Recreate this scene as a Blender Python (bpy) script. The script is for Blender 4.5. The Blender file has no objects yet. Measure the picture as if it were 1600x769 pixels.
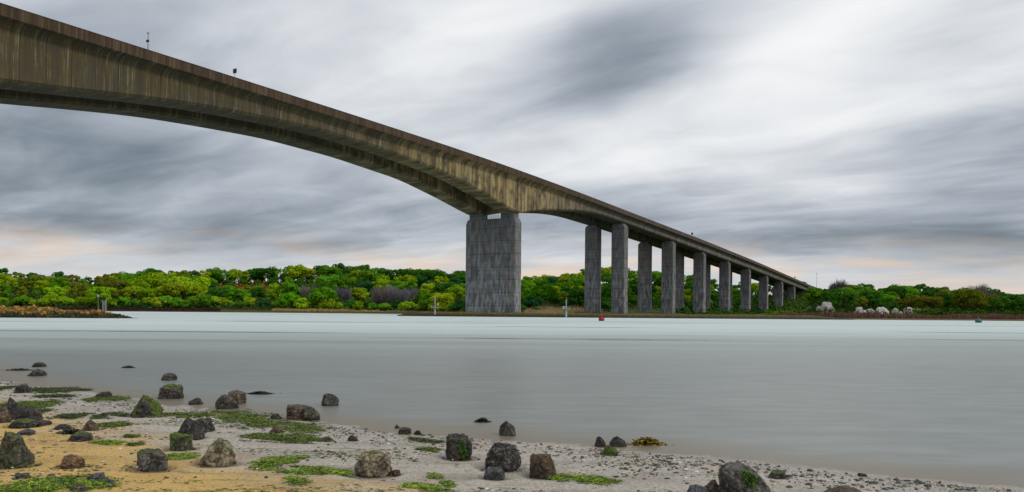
import bpy, bmesh, math, random
import numpy as np
from mathutils import Vector, Matrix

rad = math.radians
scene = bpy.context.scene
COL = scene.collection

# ------------------------------------------------------------------ camera
F_PX, HZ, EYE = 1200.0, 486.5, 1.8          # focal length and horizon (1600 px wide photo), eye height over the water
cam_d = bpy.data.cameras.new("camera")
cam_d.sensor_width = 36.0
cam_d.lens = F_PX / 1600 * 36
cam_d.shift_y = (HZ - 384.5) / 1600
cam_d.clip_start = 0.1
cam_d.clip_end = 20000
cam = bpy.data.objects.new("camera", cam_d)
cam.location = (0, 0, EYE)
cam.rotation_euler = (Matrix.Rotation(rad(90), 4, 'X') @ Matrix.Rotation(rad(0.5), 4, 'Z')).to_euler()
COL.objects.link(cam)
scene.camera = cam

scene.view_settings.view_transform = 'Standard'
scene.view_settings.look = 'None'
scene.view_settings.exposure = 0.0
scene.view_settings.gamma = 1.0
scene.view_settings.use_curve_mapping = False


def unroll(x, y):
    r = rad(0.5)
    dx, dy = x - 800, y - 384.5
    return 800 + dx * math.cos(r) + dy * math.sin(r), 384.5 - dx * math.sin(r) + dy * math.cos(r)


def direction(x, y):
    ux, uy = unroll(x, y)
    v = Vector(((ux - 800) / F_PX, 1.0, (HZ - uy) / F_PX))
    return v.normalized()


def at(x, y, depth):
    ux, uy = unroll(x, y)
    return Vector(((ux - 800) / F_PX * depth, depth, EYE + (HZ - uy) / F_PX * depth))


def px_x(px, depth):                          # lateral position of a photo column at that distance
    return (px - 800) / F_PX * depth


# ------------------------------------------------------------------ node helpers
class NT:
    def __init__(self, tree):
        self.t = tree
        self.n = tree.nodes
        self.l = tree.links

    def node(self, kind, **kw):
        nd = self.n.new(kind)
        for k, v in kw.items():
            setattr(nd, k, v)
        return nd

    def put(self, sock, v):
        if hasattr(v, 'is_output'):
            self.l.new(v, sock)
        elif isinstance(v, (tuple, list)) and len(v) == 3 and sock.type == 'RGBA':
            sock.default_value = (*v, 1)
        else:
            sock.default_value = v

    def math(self, op, a, b=0.0, c=None, clamp=False):
        nd = self.node('ShaderNodeMath', operation=op)
        nd.use_clamp = clamp
        self.put(nd.inputs[0], a)
        self.put(nd.inputs[1], b)
        if c is not None:
            self.put(nd.inputs[2], c)
        return nd.outputs[0]

    def vmath(self, op, a, b=None):
        nd = self.node('ShaderNodeVectorMath', operation=op)
        self.put(nd.inputs[0], a)
        if b is not None:
            self.put(nd.inputs[1], b)
        return nd.outputs['Value'] if op in ('LENGTH', 'DOT_PRODUCT', 'DISTANCE') else nd.outputs[0]

    def mapping(self, vec, loc=(0, 0, 0), rot=(0, 0, 0), scale=(1, 1, 1)):
        nd = self.node('ShaderNodeMapping')
        self.put(nd.inputs[0], vec)
        nd.inputs[1].default_value = loc
        nd.inputs[2].default_value = rot
        nd.inputs[3].default_value = scale
        return nd.outputs[0]

    def noise(self, vec, scale=1.0, detail=4.0, rough=0.55, dist=0.0):
        nd = self.node('ShaderNodeTexNoise')
        if vec is not None:
            self.put(nd.inputs['Vector'], vec)
        nd.inputs['Scale'].default_value = scale
        nd.inputs['Detail'].default_value = detail
        nd.inputs['Roughness'].default_value = rough
        nd.inputs['Distortion'].default_value = dist
        return nd.outputs['Fac']

    def rng(self, v, a, b, c=0.0, d=1.0, smooth=True):
        nd = self.node('ShaderNodeMapRange')
        nd.interpolation_type = 'SMOOTHSTEP' if smooth else 'LINEAR'
        nd.clamp = True
        self.put(nd.inputs[0], v)
        for i, q in enumerate((a, b, c, d)):
            self.put(nd.inputs[i + 1], q)
        return nd.outputs[0]

    def mix(self, fac, a, b, blend='MIX'):
        nd = self.node('ShaderNodeMix', data_type='RGBA', blend_type=blend)
        self.put(nd.inputs[0], fac)
        self.put(nd.inputs[6], a)
        self.put(nd.inputs[7], b)
        return nd.outputs[2]

    def bump(self, h, strength=0.5, dist=0.1):
        nd = self.node('ShaderNodeBump')
        nd.inputs['Strength'].default_value = strength
        nd.inputs['Distance'].default_value = dist
        self.put(nd.inputs['Height'], h)
        return nd.outputs[0]

    def attr(self, name, out='Color'):
        nd = self.node('ShaderNodeAttribute', attribute_name=name)
        return nd.outputs[out]

    def coords(self, which='Object'):
        return self.node('ShaderNodeTexCoord').outputs[which]

    def geo(self, which):
        return self.node('ShaderNodeNewGeometry').outputs[which]

    def sep(self, vec):
        nd = self.node('ShaderNodeSeparateXYZ')
        self.put(nd.inputs[0], vec)
        return nd.outputs

    def comb(self, x, y, z):
        nd = self.node('ShaderNodeCombineXYZ')
        self.put(nd.inputs[0], x)
        self.put(nd.inputs[1], y)
        self.put(nd.inputs[2], z)
        return nd.outputs[0]


def new_mat(name):
    m = bpy.data.materials.new(name)
    m.use_nodes = True
    m.node_tree.nodes.clear()
    t = NT(m.node_tree)
    out = t.node('ShaderNodeOutputMaterial')
    return m, t, out


def principled(name, color=(0.5, 0.5, 0.5), rough=0.8, normal=None, spec=0.3, metallic=0.0, build=None):
    m, t, out = new_mat(name)
    b = t.node('ShaderNodeBsdfPrincipled')
    t.l.new(b.outputs[0], out.inputs[0])
    if build:
        r = build(t)
        color = r.get('color', color)
        rough = r.get('rough', rough)
        normal = r.get('normal', normal)
        spec = r.get('spec', spec)
    t.put(b.inputs['Base Color'], color)
    t.put(b.inputs['Roughness'], rough)
    t.put(b.inputs['Specular IOR Level'], spec)
    b.inputs['Metallic'].default_value = metallic
    if normal is not None:
        t.put(b.inputs['Normal'], normal)
    return m


# ------------------------------------------------------------------ sky and sun
SUN_DIR = Vector((0.80, -0.36, 0.66)).normalized()      # towards the sun, veiled by cloud


def build_world():
    w = bpy.data.worlds.new("World")
    scene.world = w
    w.use_nodes = True
    w.node_tree.nodes.clear()
    t = NT(w.node_tree)
    out = t.node('ShaderNodeOutputWorld')
    bg = t.node('ShaderNodeBackground')
    bg.inputs[1].default_value = 0.1
    t.l.new(bg.outputs[0], out.inputs[0])
    sky = t.node('ShaderNodeTexSky')
    sky.sky_type = 'NISHITA'
    sky.sun_disc = False
    sky.sun_elevation = math.asin(SUN_DIR.z)
    sky.sun_rotation = math.atan2(SUN_DIR.x, SUN_DIR.y)
    sky.air_density = 1.2
    sky.dust_density = 2.0
    d = t.coords('Generated')
    s = t.sep(d)
    el = s[2]
    # cloud plane overhead, clouds drawn out along the wind
    inv = t.math('DIVIDE', 1.0, t.math('ADD', t.math('MAXIMUM', el, 0.0), 0.10))
    p = t.comb(t.math('MULTIPLY', s[0], inv), t.math('MULTIPLY', s[1], inv), 0.0)
    wind = rad(-38)
    pr = t.mapping(p, rot=(0, 0, -wind))
    big = t.noise(t.mapping(pr, loc=(1.3, 2.1, 0), scale=(0.55, 0.95, 1)), 1.0, 3.0, 0.5, 0.8)
    streak = t.noise(t.mapping(pr, loc=(5.3, 0.7, 0), scale=(0.42, 1.7, 1)), 1.0, 3.0, 0.45, 0.6)
    fine = t.noise(t.mapping(pr, loc=(0.4, 9.7, 0), scale=(0.9, 4.5, 1)), 1.0, 3.0, 0.5, 0.6)
    v = t.math('ADD', t.math('MULTIPLY', t.math('SUBTRACT', big, 0.5), 0.60),
               t.math('MULTIPLY', t.math('SUBTRACT', streak, 0.5), 0.36))
    v = t.math('ADD', v, t.math('MULTIPLY', t.math('SUBTRACT', fine, 0.5), 0.10))
    puff = t.noise(t.mapping(pr, loc=(2.2, 4.7, 0), scale=(1.5, 2.4, 1)), 1.0, 5.0, 0.55, 0.9)
    v = t.math('ADD', v, t.math('MULTIPLY', t.math('SUBTRACT', puff, 0.5), 0.36))
    lum = t.math('ADD', 0.615, v)
    # cloud banks: centre in the sky, angular half-width, half-height, slope, weight
    banks = [
        (985, 105, 120, 60, -4, -0.36), (170, 300, 330, 75, -3, -0.25), (600, 352, 190, 30, 2, -0.13),
        (330, 375, 260, 26, 0, -0.13), (30, 215, 130, 60, 0, -0.16),
        (1340, 388, 240, 30, 4, -0.27), (1590, 250, 150, 70, -15, -0.16), (1575, 402, 90, 40, 6, -0.22),
        (1130, 330, 240, 40, 5, -0.08), (260, 110, 150, 50, -15, -0.13), (60, 30, 140, 40, -10, -0.10),
        (715, 62, 190, 55, -22, 0.26), (1290, 55, 280, 75, -20, 0.27), (1480, 140, 200, 40, -28, 0.16),
        (1080, 215, 230, 55, -8, 0.10), (900, 250, 150, 50, -5, 0.06), (1180, 100, 150, 30, -25, 0.16),
        (420, 50, 120, 40, -15, 0.14), (1530, 60, 120, 40, -25, -0.10), (1500, 430, 180, 16, 0, -0.10),
    ]
    warp = t.node('ShaderNodeTexNoise')
    t.put(warp.inputs['Vector'], t.mapping(d, scale=(4.0, 4.0, 9.0)))
    warp.inputs['Scale'].default_value = 1.0
    warp.inputs['Detail'].default_value = 3.0
    wv = t.vmath('SUBTRACT', warp.outputs['Color'], (0.5, 0.5, 0.5))
    ws = t.node('ShaderNodeVectorMath', operation='SCALE')
    t.put(ws.inputs[0], wv)
    ws.inputs['Scale'].default_value = 0.10
    dw = t.vmath('ADD', d, ws.outputs[0])
    for (x, y, hw, hh, slope, wgt) in banks:
        c = direction(x, y)
        fx = Vector((1, 0, 0))
        fx = (fx - c * fx.dot(c)).normalized()
        fz = fx.cross(c)
        if fz.z < 0:
            fz = -fz
        a = rad(-slope)
        ax = fx * math.cos(a) + fz * math.sin(a)
        az = fz * math.cos(a) - fx * math.sin(a)
        rel = t.vmath('SUBTRACT', dw, tuple(c))
        u = t.math('MULTIPLY', t.vmath('DOT_PRODUCT', rel, tuple(ax)), F_PX / hw)
        q = t.math('MULTIPLY', t.vmath('DOT_PRODUCT', rel, tuple(az)), F_PX / hh)
        front = t.math('GREATER_THAN', t.vmath('DOT_PRODUCT', d, tuple(c)), 0.2)
        r2 = t.math('ADD', t.math('MULTIPLY', u, u), t.math('MULTIPLY', q, q))
        g = t.math('MULTIPLY', t.math('EXPONENT', t.math('MULTIPLY', r2, -0.7)), front)
        lum = t.math('ADD', lum, t.math('MULTIPLY', g, wgt))
    lum = t.math('ADD', lum, t.rng(el, 0.38, 0.8, 0.0, 0.30))
    ramp = t.node('ShaderNodeValToRGB')
    t.put(ramp.inputs[0], lum)
    cr = ramp.color_ramp
    cr.interpolation = 'B_SPLINE'
    pts = [(0.0, (0.095, 0.125, 0.160)), (0.25, (0.200, 0.242, 0.290)), (0.45, (0.385, 0.430, 0.490)),
           (0.62, (0.590, 0.625, 0.675)), (0.80, (0.82, 0.84, 0.865)), (1.0, (0.98, 0.98, 0.98))]
    cr.elements[0].position, cr.elements[0].color = pts[0][0], (*pts[0][1], 1)
    cr.elements[1].position, cr.elements[1].color = pts[-1][0], (*pts[-1][1], 1)
    for pp, cc in pts[1:-1]:
        e = cr.elements.new(pp)
        e.color = (*cc, 1)
    cloud = ramp.outputs[0]
    # clear, warm strip showing under the cloud base
    pn = t.noise(t.mapping(d, scale=(5.5, 5.5, 26.0)), 1.0, 4.0, 0.55, 0.4)
    band = t.rng(t.math('ADD', el, t.math('MULTIPLY', t.math('SUBTRACT', pn, 0.5), 0.07)), 0.035, 0.105, 1.0, 0.0)
    pn2 = t.noise(t.mapping(d, loc=(3, 1, 2), scale=(7.0, 7.0, 40.0)), 1.0, 3.0, 0.5, 0.4)
    warm = t.mix(t.rng(pn2, 0.40, 0.66), (0.66, 0.68, 0.70), (0.95, 0.70, 0.50))
    cloud = t.mix(t.math('MULTIPLY', band, 0.72), cloud, warm)
    cs = t.node('ShaderNodeVectorMath', operation='SCALE')
    t.put(cs.inputs[0], cloud)
    cs.inputs['Scale'].default_value = 10.0
    col = t.mix(0.96, sky.outputs[0], cs.outputs[0])
    t.put(bg.inputs[0], col)


build_world()
sun_d = bpy.data.lights.new("sun", 'SUN')
sun_d.energy = 1.5
sun_d.angle = rad(10)
sun_d.color = (1.0, 0.93, 0.80)
sun = bpy.data.objects.new("sun", sun_d)
sun.rotation_euler = (-SUN_DIR).to_track_quat('-Z', 'Y').to_euler()
sun.location = (60, -40, 80)
COL.objects.link(sun)


# ------------------------------------------------------------------ mesh and object helpers
def link(name, mesh, mat=None, parent=None, loc=None):
    o = bpy.data.objects.new(name, mesh)
    COL.objects.link(o)
    if mat is not None:
        mesh.materials.append(mat)
    if parent is not None:
        o.parent = parent
    if loc is not None:
        o.location = loc
    return o


def mesh_np(name, V, Fc, smooth=False):
    """V (n,3); Fc (m,k) all faces with k corners."""
    V = np.asarray(V, dtype=np.float32)
    Fc = np.asarray(Fc, dtype=np.int32)
    me = bpy.data.meshes.new(name)
    me.vertices.add(len(V))
    me.vertices.foreach_set('co', V.ravel())
    k = Fc.shape[1]
    me.loops.add(Fc.size)
    me.loops.foreach_set('vertex_index', Fc.ravel())
    me.polygons.add(len(Fc))
    me.polygons.foreach_set('loop_start', np.arange(0, Fc.size, k, dtype=np.int32))
    me.polygons.foreach_set('loop_total', np.full(len(Fc), k, dtype=np.int32))
    if smooth:
        me.polygons.foreach_set('use_smooth', np.ones(len(Fc), dtype=bool))
    me.update(calc_edges=True)
    return me


def color_attr(me, name, C):
    C = np.asarray(C, dtype=np.float32)
    if C.shape[1] == 3:
        C = np.c_[C, np.ones(len(C), np.float32)]
    a = me.color_attributes.new(name, 'FLOAT_COLOR', 'POINT')
    a.data.foreach_set('color', C.ravel())


def float_attr(me, name, v):
    a = me.attributes.new(name, 'FLOAT', 'POINT')
    a.data.foreach_set('value', np.asarray(v, dtype=np.float32))


def tag(o, label=None, cat=None, group=None, kind=None):
    if label:
        o['label'] = label
    if cat:
        o['category'] = cat
    if group:
        o['group'] = group
    if kind:
        o['kind'] = kind
    return o


def empty(name, loc=(0, 0, 0), rz=0.0):
    o = bpy.data.objects.new(name, None)
    o.empty_display_size = 0.5
    o.location = loc
    o.rotation_euler = (0, 0, rz)
    COL.objects.link(o)
    return o


class MB:
    """collects simple solids into one mesh"""
    def __init__(self):
        self.v, self.f = [], []

    def box(self, a, b, taper=None):
        (x0, y0, z0), (x1, y1, z1) = a, b
        i = len(self.v)
        self.v += [(x0, y0, z0), (x1, y0, z0), (x1, y1, z0), (x0, y1, z0), (x0, y0, z1), (x1, y0, z1), (x1, y1, z1), (x0, y1, z1)]
        self.f += [(i, i + 3, i + 2, i + 1), (i + 4, i + 5, i + 6, i + 7), (i, i + 1, i + 5, i + 4), (i + 1, i + 2, i + 6, i + 5),
                   (i + 2, i + 3, i + 7, i + 6), (i + 3, i, i + 4, i + 7)]
        return self

    def tube(self, pts, radii, n=8, cap=True):
        pts = [Vector(p) for p in pts]
        i0 = len(self.v)
        for k, p in enumerate(pts):
            a = pts[max(0, k - 1)]
            b = pts[min(len(pts) - 1, k + 1)]
            dr = (b - a).normalized()
            ref = Vector((1, 0, 0)) if abs(dr.x) < 0.8 else Vector((0, 1, 0))
            e1 = dr.cross(ref).normalized()
            e2 = dr.cross(e1)
            for j in range(n):
                w = 2 * math.pi * j / n
                self.v.append(tuple(p + (e1 * math.cos(w) + e2 * math.sin(w)) * radii[k]))
        for k in range(len(pts) - 1):
            for j in range(n):
                a = i0 + k * n + j
                b = i0 + k * n + (j + 1) % n
                self.f.append((a, b, b + n, a + n))
        if cap:
            self.f.append(tuple(i0 + j for j in range(n))[::-1])
            e = i0 + (len(pts) - 1) * n
            self.f.append(tuple(e + j for j in range(n)))
        return self

    def lathe(self, prof, n=20, c=(0, 0)):
        return self.tube([(c[0], c[1], z) for r, z in prof], [r for r, z in prof], n)

    def build(self, name, mat, parent=None, smooth=False, bevel=0.0):
        me = bpy.data.meshes.new(name)
        me.from_pydata(self.v, [], self.f)
        bm = bmesh.new()
        bm.from_mesh(me)
        bmesh.ops.recalc_face_normals(bm, faces=bm.faces)
        if bevel:
            bmesh.ops.bevel(bm, geom=list(bm.edges), offset=bevel, segments=2, affect='EDGES', profile=0.5)
        bm.to_mesh(me)
        bm.free()
        if smooth:
            for p in me.polygons:
                p.use_smooth = True
        return link(name, me, mat, parent)


# value noise in numpy
def _h(ix, iy, iz, seed):
    n = (ix.astype(np.int64) * 374761393 + iy.astype(np.int64) * 668265263 + iz.astype(np.int64) * 2147483647 + seed * 974634777) & 0xFFFFFFFF
    n = ((n ^ (n >> 13)) * 1274126177) & 0xFFFFFFFF
    n = (n ^ (n >> 16)) & 0xFFFFFFFF
    return n / 4294967295.0


def vnoise(P, seed=0):
    P = np.asarray(P, dtype=np.float64)
    i = np.floor(P).astype(np.int64)
    f = P - i
    f = f * f * (3 - 2 * f)
    r = 0
    for dx in (0, 1):
        for dy in (0, 1):
            for dz in (0, 1):
                w = (f[:, 0] if dx else 1 - f[:, 0]) * (f[:, 1] if dy else 1 - f[:, 1]) * (f[:, 2] if dz else 1 - f[:, 2])
                r = r + w * _h(i[:, 0] + dx, i[:, 1] + dy, i[:, 2] + dz, seed)
    return r * 2 - 1


def fbm(P, seed=0, octv=4, gain=0.5):
    a, s, r = 1.0, 1.0, 0
    for k in range(octv):
        r = r + a * vnoise(np.asarray(P) * s, seed + k * 17)
        a *= gain
        s *= 2.03
    return r


def n2(X, Y, sc, seed=0, octv=3):
    X = np.asarray(X, float)
    Y = np.asarray(Y, float)
    return fbm(np.c_[X.ravel() * sc, Y.ravel() * sc, np.full(X.size, 0.37)], seed, octv).reshape(X.shape)


# ================================================================== GROUND AND WATER
SHX = np.array([-60, -30, -20, -12.8, -9.2, -5.7, -3.4, -1.5, 0.1, 1.65, 3.0, 4.2, 5.3, 9.0, 25.0, 60.0])
SHY = np.array([70, 36, 26.5, 19.2, 16.2, 13.75, 12.35, 11.3, 10.55, 9.9, 9.15, 8.43, 7.85, 6.2, -1.0, -16.0])


def shore_dist(X, Y):                        # metres inland (+) or out in the water (-) of the near waterline
    ys = np.interp(X, SHX, SHY)
    g = np.interp(X, SHX[:-1] + np.diff(SHX) / 2, np.diff(SHY) / np.diff(SHX))
    return (ys - Y) / np.sqrt(1 + g * g)


def beach_z(X, Y, detail=True):
    X = np.asarray(X, float)
    Y = np.asarray(Y, float)
    d = shore_dist(X, Y)
    d = d + 0.35 * n2(X, Y, 0.55, 3, 2)
    z = np.where(d > 0, 0.022 * d, 0.035 * d)
    z = np.maximum(z, -1.2)
    if detail:
        z = z + 0.012 * n2(X, Y * 1.6, 0.9, 5, 3) + 0.004 * n2(X, Y * 2.0, 4.0, 6, 2)
    return z


def bz(x, y):
    return float(beach_z(np.array([x]), np.array([y]))[0])


def ground_hit(px, py):                      # point of the near beach seen at a photo pixel
    ux, uy = unroll(px, py)
    m = (ux - 800) / F_PX
    k = (uy - HZ) / F_PX
    z = 0.05
    for _ in range(12):
        Y = (EYE - z) / k
        z = max(bz(m * Y, Y), -0.004)
    return Vector((m * Y, Y, z))


def grid_mesh(name, xs, ys, zf):
    X, Y = np.meshgrid(xs, ys)
    Z = zf(X, Y)
    nx, ny = len(xs), len(ys)
    V = np.c_[X.ravel(), Y.ravel(), Z.ravel()]
    i = np.arange(nx * ny).reshape(ny, nx)
    Fc = np.stack([i[:-1, :-1], i[:-1, 1:], i[1:, 1:], i[1:, :-1]], -1).reshape(-1, 4)
    return mesh_np(name, V, Fc, True), V


# --- beach
def mat_beach(t):
    P = t.geo('Position')
    d = t.attr('dist', 'Fac')
    n1 = t.noise(P, 0.55, 4, 0.6)
    n2_ = t.noise(t.mapping(P, scale=(0.8, 2.0, 1)), 1.6, 5, 0.65)
    n3 = t.noise(P, 22, 4, 0.65)
    n4 = t.noise(P, 90, 3, 0.6)
    dd = t.math('ADD', d, t.math('ADD', t.math('MULTIPLY', t.math('SUBTRACT', n1, 0.5), 2.6),
                                 t.math('MULTIPLY', t.math('SUBTRACT', n2_, 0.5), 2.6)))
    golden = t.rng(t.math('ADD', dd, t.math('MULTIPLY', t.sep(P)[0], -0.20)), 2.7, 4.6)
    wet = t.mix(t.rng(n3, 0.35, 0.65), (0.255, 0.230, 0.198), (0.500, 0.460, 0.405))
    dry = t.mix(t.rng(n3, 0.35, 0.65), (0.41, 0.270, 0.085), (0.62, 0.415, 0.135))
    c = t.mix(golden, wet, dry)
    c = t.mix(t.rng(t.math('ADD', n4, t.math('MULTIPLY', t.math('SUBTRACT', n3, 0.5), 0.8)), 0.58, 0.70, 0, 0.8), c, (0.07, 0.06, 0.045))
    c = t.mix(t.rng(t.noise(P, 140, 2, 0.5), 0.68, 0.74), c, (0.62, 0.58, 0.50))
    c = t.mix(t.rng(t.noise(t.mapping(P, scale=(0.5, 2.4, 1)), 2.2, 5, 0.7), 0.56, 0.68, 0, 0.6), c, (0.085, 0.095, 0.030))
    c = t.mix(t.math('MULTIPLY', t.rng(t.noise(t.mapping(P, loc=(4, 2, 0), scale=(0.6, 1.5, 1)), 1.3, 4, 0.6), 0.42, 0.66), 0.42), c, t.mix(golden, (0.15, 0.13, 0.105), (0.25, 0.155, 0.05)))
    wt = t.attr('wet', 'Fac')
    c = t.mix(t.math('MULTIPLY', t.rng(t.math('ADD', wt, t.math('MULTIPLY', t.math('SUBTRACT', n3, 0.5), 0.5)), 0.25, 0.8), 0.6), c, (0.085, 0.068, 0.04))
    # silt just under the waterline
    c = t.mix(t.rng(d, 0.1, -0.5), c, (0.20, 0.165, 0.115))
    rough = t.rng(t.math('ADD', d, t.math('MULTIPLY', n2_, 1.6)), 0.7, 3.4, 0.22, 0.85)
    rip = t.noise(t.mapping(P, rot=(0, 0, rad(-32)), scale=(0.9, 6.5, 1)), 1.5, 3, 0.5, 0.4)
    h = t.math('ADD', t.math('MULTIPLY', n3, 0.7), t.math('MULTIPLY', n4, 0.35))
    h = t.math('ADD', h, t.math('MULTIPLY', rip, 0.9))
    return dict(color=c, rough=rough, normal=t.bump(h, 0.8, 0.03), spec=0.35)


M_beach = principled("wet_sand", build=mat_beach)


def build_beach():
    xs = np.r_[np.linspace(-70, -18, 24), np.arange(-17.5, 8.5, 0.07), np.linspace(9, 70, 24)]
    ys = np.r_[np.linspace(-40, 5, 16), np.arange(5.5, 22, 0.07), np.linspace(22.5, 75, 24)]
    me, V = grid_mesh("beach", xs, ys, lambda X, Y: beach_z(X.ravel(), Y.ravel()).reshape(X.shape))
    float_attr(me, 'dist', shore_dist(V[:, 0], V[:, 1]))
    o = link("beach", me, M_beach)
    tag(o, kind='structure')


build_beach()


# --- water
def mat_water(t):
    P = t.geo('Position')
    d = t.attr('dist', 'Fac')                 # negative out in the water
    s = t.sep(P)
    sl = t.noise(t.mapping(P, loc=(13, 7, 0), scale=(0.009, 0.065, 1)), 1.0, 3, 0.5, 0.3)
    sl2 = t.noise(t.mapping(P, loc=(40, 3, 0), scale=(0.02, 0.17, 1)), 1.0, 3, 0.5, 0.3)
    slick = t.rng(t.math('ADD', t.math('MULTIPLY', sl, 0.6), t.math('MULTIPLY', sl2, 0.4)), 0.53, 0.62)
    far = t.math('MULTIPLY', t.rng(s[1], 35, 60), t.rng(s[1], 190, 110))
    slick = t.math('MULTIPLY', slick, far)
    rough = t.math('SUBTRACT', t.rng(s[1], 10, 80, 0.36, 0.62), t.math('MULTIPLY', slick, 0.42))
    w = t.noise(t.mapping(P, scale=(0.25, 1.3, 1)), 1.0, 4, 0.6, 0.5)
    w2 = t.noise(t.mapping(P, loc=(3, 5, 0), scale=(0.6, 2.2, 1)), 1.0, 5, 0.6, 0.5)
    silt_glow = t.mix(t.rng(w2, 0.35, 0.7), (0.150, 0.168, 0.160), (0.200, 0.220, 0.209))
    silt_glow = t.mix(t.rng(s[0], -14, 6, 0.45, 0.0), silt_glow, (0.07, 0.078, 0.078))
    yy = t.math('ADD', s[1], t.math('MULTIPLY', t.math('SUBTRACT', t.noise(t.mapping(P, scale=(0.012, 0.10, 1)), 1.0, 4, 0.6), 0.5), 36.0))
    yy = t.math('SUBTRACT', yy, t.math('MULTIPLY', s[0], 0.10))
    silt_glow = t.mix(t.rng(yy, 14, 100), silt_glow, (0.24, 0.31, 0.305))  # brightness of reflected sky painted into the far water's colour
    silt_glow = t.mix(slick, silt_glow, (0.05, 0.07, 0.065))
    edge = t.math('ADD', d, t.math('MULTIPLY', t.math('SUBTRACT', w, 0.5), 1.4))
    col = t.mix(t.rng(edge, -2.0, -0.15), silt_glow, (0.15, 0.128, 0.088))
    sheen = t.math('MULTIPLY', t.rng(yy, 14, 100), t.math('SUBTRACT', 1.0, t.math('MULTIPLY', slick, 0.9)))  # far-only sheen, added to brighten the distant water further
    return dict(color=col, rough=rough, normal=t.bump(w2, 0.03, 0.03), spec=0.5, sheen=sheen)


M_water, tw, ow = new_mat("estuary_water")
bw = tw.node('ShaderNodeBsdfPrincipled')
tw.l.new(bw.outputs[0], ow.inputs[0])
bw.inputs['IOR'].default_value = 1.33
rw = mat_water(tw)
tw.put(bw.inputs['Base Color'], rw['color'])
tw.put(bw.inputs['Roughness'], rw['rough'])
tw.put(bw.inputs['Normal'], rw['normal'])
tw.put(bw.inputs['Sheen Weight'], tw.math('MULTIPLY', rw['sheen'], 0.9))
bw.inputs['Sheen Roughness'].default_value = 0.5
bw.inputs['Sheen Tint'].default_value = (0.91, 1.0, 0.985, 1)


def build_water():
    xs = np.r_[-6000, -2500, -900, -300, -120, np.linspace(-60, -20, 24), np.arange(-19, 12, 0.5), np.linspace(13, 60, 24), 120, 300, 900, 2500, 6000]
    ys = np.r_[-600, -200, -60, -20, np.arange(0, 36, 0.5), np.linspace(37, 75, 20), 110, 160, 240, 400, 900, 2500, 8000]
    me, V = grid_mesh("water", xs, ys, lambda X, Y: np.zeros_like(X))
    float_attr(me, 'dist', np.clip(shore_dist(V[:, 0], V[:, 1]), -30, 30))
    o = link("water", me, M_water)
    tag(o, kind='structure')
    # river bed far below, one sheet to the horizon
    me, V = grid_mesh("river_bed", np.linspace(-6000, 6000, 7), np.linspace(-600, 8000, 7), lambda X, Y: np.full_like(X, -2.5))
    tag(link("river_bed", me, M_beach), kind='structure')


build_water()

# --- far land: columns (photo column, [(distance, height), ...])
LAND = [
    (-900, [(393, .6), (410, 2), (470, 8), (540, 14), (700, 15), (1400, 12)]),
    (0, [(393, 1.6), (405, 2), (470, 8.5), (540, 15), (700, 15), (1400, 12)]),
    (150, [(393, 1.6), (405, 2), (470, 8), (540, 13.5), (700, 14), (1400, 12)]),
    (220, [(393, 1.6), (405, 2.2), (470, 9), (540, 16.5), (700, 17), (1400, 12)]),
    (340, [(393, 1.2), (405, 2.2), (470, 10), (545, 19), (700, 19), (1400, 12)]),
    (450, [(393, .8), (405, 2), (470, 10), (550, 21), (700, 21), (1400, 12)]),
    (560, [(393, .6), (405, 2), (470, 10), (550, 22), (700, 22), (1400, 12)]),
    (700, [(355, .5), (385, 1.5), (470, 9), (560, 19), (700, 20), (1400, 12)]),
    (815, [(325, .5), (350, 1.8), (400, 4), (480, 10), (600, 18), (1400, 14)]),
    (910, [(305, .4), (360, 1.2), (400, 3), (500, 13), (600, 24), (1400, 16)]),
    (1000, [(290, .4), (380, .8), (440, 3), (540, 14), (620, 26), (1400, 20)]),
    (1072, [(277, .4), (470, 1.0), (500, 3), (600, 14), (680, 25), (1400, 20)]),
    (1130, [(268, .4), (530, 1.3), (570, 4), (640, 11), (720, 20), (1400, 20)]),
    (1180, [(264, .4), (590, 1.6), (640, 5), (700, 12), (760, 19), (1400, 20)]),
    (1222, [(262, .4), (590, 3), (664, 7.4), (720, 14), (800, 22), (1400, 20)]),
    (1245, [(262, .4), (560, 3), (664, 9), (724, 15.9), (790, 23), (1400, 22)]),
    (1262, [(262, .5), (400, 3), (560, 6), (700, 14), (800, 25.5), (1400, 26)]),
    (1285, [(262, .5), (330, 2.5), (450, 9), (700, 16), (800, 25.5), (1400, 26)]),
    (1310, [(262, .5), (310, 2), (430, 9), (520, 10), (800, 20), (1400, 18)]),
    (1440, [(262, .5), (310, 2), (380, 4.5), (480, 10), (800, 12), (1400, 10)]),
    (1600, [(262, .5), (310, 2), (380, 3), (480, 5), (800, 8), (1400, 8)]),
    (2600, [(262, .5), (310, 2), (380, 3), (480, 5), (800, 8), (1400, 8)]),
]
LPX = np.array([c[0] for c in LAND], float)


def shore_far(px):
    return np.interp(px, LPX, [c[1][0][0] for c in LAND])


def land_z(X, Y):
    X = np.atleast_1d(np.asarray(X, float))
    Y = np.atleast_1d(np.asarray(Y, float))
    px = 800 + X / Y * F_PX
    T = np.array([np.interp(Y.ravel(), [q[0] for q in c[1]], [q[1] for q in c[1]]) for c in LAND])   # columns x points
    k = np.clip(np.searchsorted(LPX, px.ravel()) - 1, 0, len(LPX) - 2)
    f = np.clip((px.ravel() - LPX[k]) / (LPX[k + 1] - LPX[k]), 0, 1)
    idx = np.arange(px.size)
    z = T[k, idx] * (1 - f) + T[k + 1, idx] * f
    below = Y.ravel() < shore_far(px.ravel())
    z = np.where(below, 0.3 - 0.25 * (shore_far(px.ravel()) - Y.ravel()), z)
    return z.reshape(X.shape)


def lz(x, y):
    return float(land_z(x, y)[0])


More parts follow.
